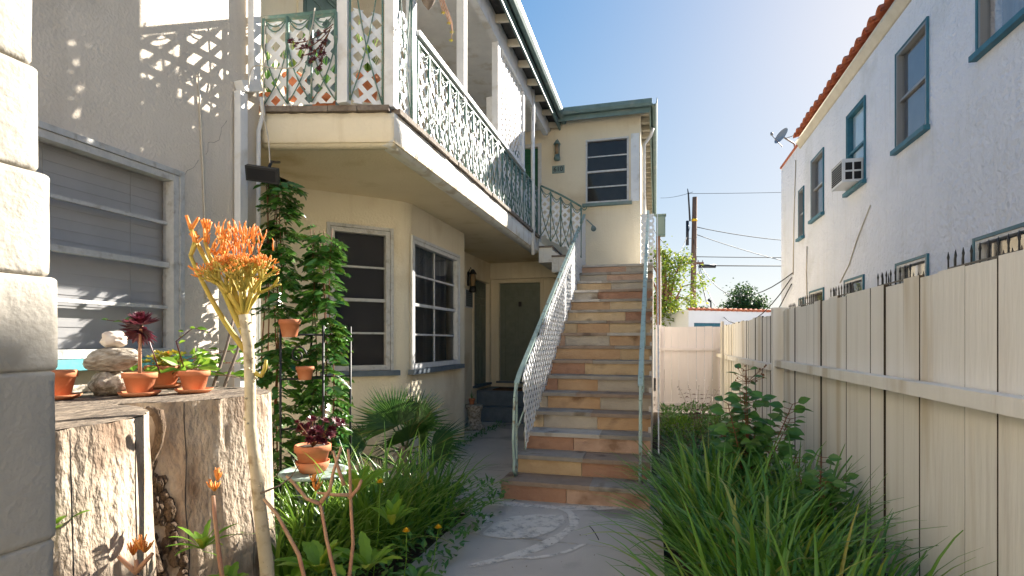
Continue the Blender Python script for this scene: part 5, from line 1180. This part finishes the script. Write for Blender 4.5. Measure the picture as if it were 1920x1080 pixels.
a2 = thing('purple_aeonium', 'bushy dark red succulent in the orange pot on the round table', 'succulent', cc); ms.build('stem', M['stem'], a2); mb.build('rosette', M['purple'], a2)
g5 = at(543, 632, d=4.02); pot(g5, .075, .13, 'terracotta pot perched on the trellis among the vine leaves', saucer=False)
g6 = at(572, 712, d=4.08); pot(g6, .065, .1, 'half hidden terracotta pot low on the trellis', saucer=False)
# balcony pots
r_ = random.Random(91)
for i, (u, lb) in enumerate(((508, 'terracotta pot behind the lattice next to the downspout'), (552, 'terracotta pot in the middle of the near lattice panel'), (606, 'terracotta pot behind the lattice next to the square post'), (690, 'terracotta pot behind the narrow lattice panel at the corner'))):
    p = at(u, 110, d=4.75); zz = DK + .0 + (.25 if i != 3 else .35); pz = pot((p.x, p.y, DK + .01 + .18 * (i % 2)), .10, .2, lb, saucer=False)
    mb = MB()
    for k in range(16): an = r_.uniform(0, 2 * pi); mb.blade(pz, an, r_.uniform(.05, .4), r_.uniform(.25, .5), .03, r_.uniform(0, .5), 4)
    o = mb.build('balcony_plant', M['straplt'] if i % 2 else M['broad'], loc=pz); tag(o, ['spiky plant in the balcony pot next to the downspout', 'grassy plant in the balcony pot behind the middle of the lattice', 'upright plant in the balcony pot next to the square post', 'grassy plant in the balcony pot at the corner panel'][i], 'plant', 'plants in pots on the balcony')
for i, (u, z) in enumerate(((515, 0), (625, .0), (660, 0), (703, .3))): pass
# trailing dark succulent over the near railing
mb, ms = MB(), MB(); p0 = at(625, 60, d=4.3)
tsu = thing('trailing_succulent', 'dark trailing succulent hanging over the near balcony railing', 'succulent', p0)
for k in range(5):
    a = at(625 - k * 3, 45 + k * 6, d=4.28); b = at(540 + k * 14, 80 + k * 12, d=4.22); n_ = 10; pts = [a.lerp(b, i / n_) - V((0, 0, .05 * sin(i / n_ * pi))) for i in range(n_ + 1)]; ms.tube(pts, .004, 4)
    for i in range(2, n_ + 1): rosette(mb, pts[i] + V((r_.uniform(-.02, .02), 0, r_.uniform(-.02, .02))), (r_.uniform(-1, 1), -1, r_.uniform(-.5, 1)), .026, 6, layers=2, W=.4)
ms.build('stem', M['stem'], tsu); mb.build('rosette', M['purple'], tsu)
# hanging basket tip and dry stems over the side opening
c = at(803, 8, d=4.9); hb_ = thing('hanging_basket', 'brown woven cone basket hanging in the balcony opening', 'hanging basket', c)
mb = MB(); mb.lathe(c - V((0, 0, .05)), [(.005, 0), (.05, .06), (.1, .18), (.13, .32), (.12, .32), (.002, .25)], 14); mb.build('basket', M['deadwood'], hb_)
mb = MB()
for i in range(3): mb.tube([c + uvec(i * 2.1) * .12 + V((0, 0, .27)), (c.x, c.y, 5.79)], .003, 4)
mb.build('hanger', M['wire'], hb_)
c = at(832, 0, d=4.9) + V((0, 0, .35)); mb, ml = MB(), MB(); dp = thing('dry_hanging_plant', 'dry reddish stems hanging in the side opening of the balcony', 'plant', c)
for k in range(4):
    pts = [c + V((.02 * k * t + .03 * sin(t * 6 + k), .03 * cos(t * 5 + k), -.13 * k * .3 - t * (.45 + .05 * k))) for t in [i / 8 for i in range(9)]]; mb.tube(pts, .004, 4); rosette(ml, pts[-1], (0, 0, -1), .03, 6, layers=2)
mb.tube([c, (c.x, c.y, 5.79)], .003, 4); mb.build('stem', M['pinkstem'], dp); ml.build('leaf_tip', M['jelly'], dp)
# loose cable over the downspout to the floodlight
for k, (pts, lb) in enumerate((([at(497, 40, d=4.25), at(494, 200, d=4.25), at(503, 260, d=4.2), at(506, 305, d=4.1)], 'pale cord hanging from the balcony rail down to the floodlight'), ([at(466, 165, d=4.15), at(475, 125, d=4.18), at(520, 128, d=4.2), at(560, 120, d=4.24), at(583, 60, d=4.25), at(590, 15, d=4.3)], 'pale cord looping from the downspout across the near lattice'))):
    mb = MB(); P_ = [V(p) for p in pts]; q = []
    for i in range(len(P_) - 1):
        for j in range(6):
            f = j / 6; a, b, c_, d = P_[max(i - 1, 0)], P_[i], P_[i + 1], P_[min(i + 2, len(P_) - 1)]; q.append(.5 * ((2 * b) + (c_ - a) * f + (2 * a - 5 * b + 4 * c_ - d) * f * f + (3 * b - a - 3 * c_ + d) * f ** 3))
    q.append(P_[-1]); mb.tube(q, .005, 5); o = mb.build('cable', M['cord'], loc=pts[0]); tag(o, lb, 'cable')
# ---- firestick
fs = thing('firestick_plant', 'tall firestick plant with pale trunk and orange tipped crown before the stump', 'plant', at(500, 1080, d=2.35)); DD = 2.35
tr_pts = [at(508, 1150, d=DD), at(500, 1060, d=DD), at(488, 960, d=DD), at(480, 880, d=DD), at(470, 800, d=DD), at(469, 720, d=DD), at(466, 650, d=DD), at(458, 590, d=DD)]
tr_pts[0].z = 0; tr_pts[0] += V((.04, -.03, 0)); tr_pts = [tr_pts[0]] + tr_pts[1:]
mb = MB(); mb.tube(tr_pts, [.031, .029, .027, .025, .024, .023, .022, .024], 12)
r_ = random.Random(5)
for i in range(40):
    k = r_.uniform(1, 6.9); j = int(k); p = tr_pts[j].lerp(tr_pts[j + 1], k - j); an = r_.uniform(0, 2 * pi); mb.tube([p + uvec(an) * .022, p + uvec(an) * .031], [.006, .003], 5)
mb.build('trunk', M['firetrunk'], fs)
my, mo = MB(), MB()
def branch(p, d, L, r, depth):
    p = V(p); d = V(d).normalized(); bend = V((r_.uniform(-.25, .25), r_.uniform(-.25, .25), .35)); n = 4; pts = [p]
    for i in range(n): d2 = (d + bend * (i / n) * .9).normalized(); pts.append(pts[-1] + d2 * L / n)
    tgt = mo if (depth >= 4 or (depth == 3 and pts[-1].z > CZ - .015)) else my
    tgt.tube(pts, [r * (1 - .25 * i / n) for i in range(n + 1)], 7)
    if depth >= 4 or pts[-1].z > CZ or (pts[-1] - CC).dot(rt_) > .10 or (pts[-1] - CC).dot(rt_) < -.22: return
    k = r_.choice((2, 3, 3)) if depth < 3 else r_.choice((2, 3))
    for i in range(k):
        an = i * 2 * pi / k + r_.uniform(-.5, .5); a = d2.orthogonal().normalized(); b = d2.cross(a); nd = d2 * 1.0 + (a * cos(an) + b * sin(an)) * r_.uniform(.35, .8); nd.z = max(nd.z, .15)
        branch(pts[-1], nd, L * r_.uniform(.55, .8) if depth > 0 else L * .6, r * .72, depth + 1)
CZ = at(430, 425, d=DD).z
rt_ = V((ca, sa, 0)); fw_ = V((-sa, ca, 0))
top = tr_pts[-1]; CC = at(460, 500, d=DD)
for i in range(8):
    an = i * pi / 4 + .3; branch(top, rt_ * (cos(an) * .6 - .12) + fw_ * sin(an) * .6 + V((0, 0, .85)), .11, .0105, 0)
for i in range(3): branch(top, rt_ * r_.uniform(-.3, .3) + fw_ * r_.uniform(-.3, .3) + V((0, 0, 1)), .11, .012, 0)
for (pu, pv), mid, end in (((462, 660), (405, 590), (357, 480)), ((464, 640), (420, 560), (385, 455)), ((458, 620), (440, 540), (418, 470)), ((455, 600), (398, 520), (358, 430))):
    a, m_, e_ = at(pu, pv, d=DD), at(*mid, d=DD + r_.uniform(-.05, .05)), at(*end, d=DD + r_.uniform(-.08, .08)); pts = [((1 - t) ** 2) * a + 2 * t * (1 - t) * m_ + t * t * e_ for t in [i / 8 for i in range(9)]]
    my.tube(pts, [.013 - .0006 * i for i in range(9)], 8)
    for k in range(3): branch(pts[-1] if k else pts[6], rt_ * r_.uniform(-.5, .5) + V((0, r_.uniform(-.3, .3), .9)), .06, .008, 3)
a = at(470, 700, d=DD); my.tube([a + rt_ * .02, at(490, 705, d=DD), at(497, 690, d=DD), at(499, 675, d=DD)], [.011, .01, .009, .007], 8)
for i in range(110):      # fine orange finger tips over the crown
    u, v = r_.gauss(445, 30), r_.uniform(425, 470); 
    if abs(u - 440) > 72: continue
    p = at(u, v, d=DD + r_.uniform(-.09, .09)); d = rt_ * r_.uniform(-.4, .4) + fw_ * r_.uniform(-.4, .4) + V((0, 0, 1)); d.normalize(); L_ = r_.uniform(.02, .045)
    mo.tube([p - d * .02, p, p + d * L_ * .6 + V((r_.uniform(-.006, .006), 0, 0)), p + d * L_], [.0034, .0032, .0028, .0014], 5)
my.build('branch', M['firey'], fs); mo.build('orange_tip', M['fireo'], fs)
# pink-stemmed foreground firesticks
def stick(paths, label, tips, dd):
    t = thing('firestick_seedling', label, 'plant', at(*paths[0][0], d=dd), 'young pink stemmed firesticks in the foreground'); mb = MB(); mo = MB()
    for pth in paths:
        pts = [at(u, v, d=dd) for u, v in pth]; mb.tube(pts, [.0095 * (1 - .35 * i / (len(pts) - 1)) for i in range(len(pts))], 8)
    for (u, v) in tips:
        c = at(u, v, d=dd)
        mo = MB()
        for i in range(12): d = V((r_.uniform(-1, 1), r_.uniform(-1, 1), 1.0)).normalized(); L_ = r_.uniform(.02, .05); mo.tube([c, c + d * L_ * .6, c + d * L_ + V((0, 0, .01))], [.004, .0035, .002], 5)
        mo.build('orange_tip', M['fireo'], t)
    mb.build('stem', M['pinkstem'], t)
stick([[(650, 1140), (655, 1080), (662, 1020), (658, 950), (656, 880), (653, 842)], [(655, 935), (672, 915), (678, 900)], [(655, 928), (630, 928), (595, 924)], [(645, 910), (640, 895), (632, 870), (625, 845)]], 'tallest pink firestick stem with side twigs right of the pale trunk', [], 2.5)
stick([[(630, 1140), (628, 1080), (612, 1010), (602, 950), (598, 945)], [(600, 945), (575, 935), (550, 905), (537, 892)], [(602, 942), (618, 920), (625, 885), (640, 838)]], 'forked pink firestick with an orange tuft in its fork', [(588, 905), (592, 920)], 2.4)
stick([[(425, 1140), (412, 1050), (402, 960), (400, 930)]], 'single upright firestick stem with an orange tuft before the stump', [(402, 920), (408, 900)], 2.15)
stick([[(585, 1140), (560, 1040), (520, 965), (494, 935)]], 'leaning pink firestick stem just right of the pale trunk', [], 2.3)
stick([[(262, 1140), (258, 1080)], [(258, 1075), (240, 1060), (222, 1043)], [(258, 1070), (275, 1050), (286, 1038)], [(258, 1072), (255, 1050)]], 'short green and red firestick at the bottom left edge', [(250, 1040), (272, 1035), (262, 1030)], 1.9)
# foreground leafy weeds
def weed(u, v, d, n, L_, W, label, seed, m='lime', up=.9):
    r_ = random.Random(seed); b = at(u, v, d=d); mb = MB()
    for i in range(n):
        an = i * 2.4; dd_ = uvec(an) * r_.uniform(.3, .9) + V((0, 0, r_.uniform(.4, up))); dd_.normalize(); l = L_ * r_.uniform(.6, 1.1); side = dd_.cross(V((0, 0, 1))).normalized(); nr = side.cross(dd_); k = 8; bb = len(mb.v)
        for j in range(k + 1):
            t = j / k; c = b + dd_ * l * t - V((0, 0, l * .35 * t * t)); wv = W * sin(pi * min(1, t * .93 + .05)) ** .8 * (.82 + .25 * (j % 2)); mb.v += [tuple(c + side * wv / 2 + nr * wv * .12), tuple(c), tuple(c - side * wv / 2 + nr * wv * .12)]
        for j in range(k): a = bb + j * 3; mb.face((a, a + 1, a + 4, a + 3)); mb.face((a + 1, a + 2, a + 5, a + 4))
    o = mb.build('leafy_weed', M[m], loc=b); return tag(o, label, 'plant', 'leafy weeds in the foreground')
weed(600, 1075, 2.6, 14, .30, .075, 'broad bright green leaf cluster at the bottom between the pink stems', 1)
weed(690, 1070, 2.75, 14, .30, .065, 'toothed green leaf cluster below the yellow flowers', 2)
weed(545, 1110, 2.5, 9, .2, .05, 'low green leaf cluster at the foot of the leaning stem', 3)
weed(780, 1090, 3.1, 14, .2, .045, 'dark leafy weed at the left edge of the path', 4, 'broad')
weed(430, 1100, 2.3, 8, .15, .045, 'small green leaf pair at the foot of the upright stem', 5)
weed(672, 925, 3.1, 12, .32, .06, 'yellow lit toothed leaf cluster in front of the table', 6, 'lime', 1.6)
weed(735, 985, 3.1, 12, .28, .05, 'yellow green leaves standing among the strap leaves', 7, 'lime', 1.6)
weed(100, 1000, 1.75, 6, .17, .045, 'single bright leaf cluster beside the white pillar', 8, 'lime')
weed(380, 1030, 2.25, 14, .2, .025, 'narrow leaved green tuft growing from the stump cleft', 9, 'lime', 1.8)
# yellow dandelions
for i, (u, v, ub, vb_, d, lb) in enumerate(((713, 905, 700, 1080, 2.9, 'topmost yellow dandelion flower above the strap leaves'), (762, 997, 755, 1100, 2.9, 'largest yellow dandelion flower in the middle foreground'), (822, 990, 800, 1100, 3.1, 'yellow dandelion flower nearest the path'))):
    a = at(ub, vb_, d=d); b = at(u, v, d=d); t = thing('dandelion', lb, 'flower', a, 'yellow dandelions in the foreground'); mb = MB(); mb.tube([a, a.lerp(b, .5) + V((.01, 0, 0)), b], .0025, 5); mb.build('stem', M['lime'], t)
    mb = MB()
    for l in range(3):
        for k in range(16): an = k * pi / 8 + l * .2; el = .2 + l * .45; dd_ = uvec(an) * cos(el) + V((0, -.3, sin(el))); mb.leaf(b, dd_, V((0, 0, 1)), .024, .008, 0)
    mb.build('flower_head', M['bloom'], t)
# leaning bamboo/cane sticks against left wall
for (a, b, lb) in (((403, 715), (440, 590), 'left brown cane leaning against the wall behind the stump'), ((424, 715), (458, 610), 'right brown cane leaning against the wall behind the stump')):
    p, q = at(*a, d=3.35), at(*b, d=3.5); mb = MB(); p0_ = p + (p - q) * 1.2; mb.tube([p0_, p, p.lerp(q, .5) + V((.01, 0, 0)), q], [.011, .01, .009, .007], 7); o = mb.build('garden_cane', M['deadwood'], loc=p0_); tag(o, lb, 'cane')
# dead twig
mb = MB(); mb.tube([at(488, 925, d=2.3), at(525, 910, d=2.35), at(545, 895, d=2.35), at(560, 873, d=2.35)], [.005, .004, .003, .002], 5); o = mb.build('dead_twig', M['deadwood'], loc=at(488, 925, d=2.3)); tag(o, 'thin grey dead twig crossing in front of the strap leaves', 'twig')
# pedestal with little pot near the entrance
p = at(889, 800, d=9.3); p.z = 0; mb = MB(); mb.lathe(p, [(.19, 0), (.19, .05), (.15, .08), (.11, .14), (.12, .3), (.15, .38), (.15, .42), (.002, .42)], 20); o = mb.build('stone_pedestal', M['rock1'], loc=p); tag(o, 'carved stone pedestal beside the blue entrance steps', 'pedestal')
pz = pot((p.x - .04, p.y, .424), .055, .1, 'tiny terracotta pot on the stone pedestal by the entrance', saucer=False); mb = MB()
for k in range(14): mb.blade(pz, r_.uniform(0, 6.28), r_.uniform(0, .5), r_.uniform(.08, .18), .012, .4, 3)
o = mb.build('balcony_plant', M['broad'], loc=pz); o.name = 'small_plant'; tag(o, 'sprig growing in the tiny pot on the pedestal', 'plant')
# weeds along the bay wall base and crack
mb = MB(); r_ = random.Random(66)
for i in range(500):
    t = r_.random(); p = V((BX + .05 + abs(r_.gauss(0, .07)), 6.0 + t * 3.4, 0)); 
    if r_.random() < .3: p = at(r_.gauss(790, 30), 0, d=5.4); p.z = 0
    mb.leaf(p + V((0, 0, r_.uniform(0, .05))), V((r_.uniform(-1, 1), r_.uniform(-1, 1), r_.uniform(.2, 1))), V((0, 0, 1)), r_.uniform(.03, .08), .02)
o = mb.build('wall_weeds', M['broad'], loc=(BX, 7, 0)); struct(o, 'stuff'); tag(o, 'small weeds growing along the foot of the bay wall', 'weeds')
mb = MB()
for i in range(150):
    x, y = r_.uniform(-1.5, .05), r_.uniform(1.8, 5.0)
    if r_.random() < .3: x, y = r_.uniform(-2.7, -1.5), r_.uniform(5.0, 9.0)
    mb.leaf(V((x, y, .006)), V((r_.uniform(-1, 1), r_.uniform(-1, 1), .08)), V((0, 0, 1)), r_.uniform(.012, .035), r_.uniform(.006, .012))
for n_ in range(1, 16):
    for k in range(4): mb.leaf(V((r_.uniform(SX0 + .05, SX1 - .05), Y1 + TR * (n_ - 1) + r_.uniform(.08, .28), RS * n_ + .004)), V((r_.uniform(-1, 1), r_.uniform(-1, 1), .08)), V((0, 0, 1)), .022, .01)
o = mb.build('fallen_leaves', M['deadwood'], loc=(-.7, 4, 0)); struct(o, 'stuff'); tag(o, 'dry brown leaf litter scattered over the path and steps', 'leaf litter')
# undergrowth in the left bed
mb = MB()
for i in range(2600):
    x, y = r_.uniform(-2.9, -1.3), r_.uniform(1.6, 4.9); 
    if (x - C1[0]) ** 2 + (y - C1[1]) ** 2 < .3 or (x - C2[0]) ** 2 + (y - C2[1]) ** 2 < .33: continue
    mb.leaf(V((x, y, r_.uniform(0, .22))), V((r_.uniform(-1, 1), r_.uniform(-1, 1), r_.uniform(.1, 1))), V((0, 0, 1)), r_.uniform(.04, .1), r_.uniform(.02, .05))
o = mb.build('undergrowth', M['broad'], loc=(-2, 3.4, 0)); struct(o, 'stuff'); tag(o, 'low leafy undergrowth filling the bed left of the path', 'ground cover')
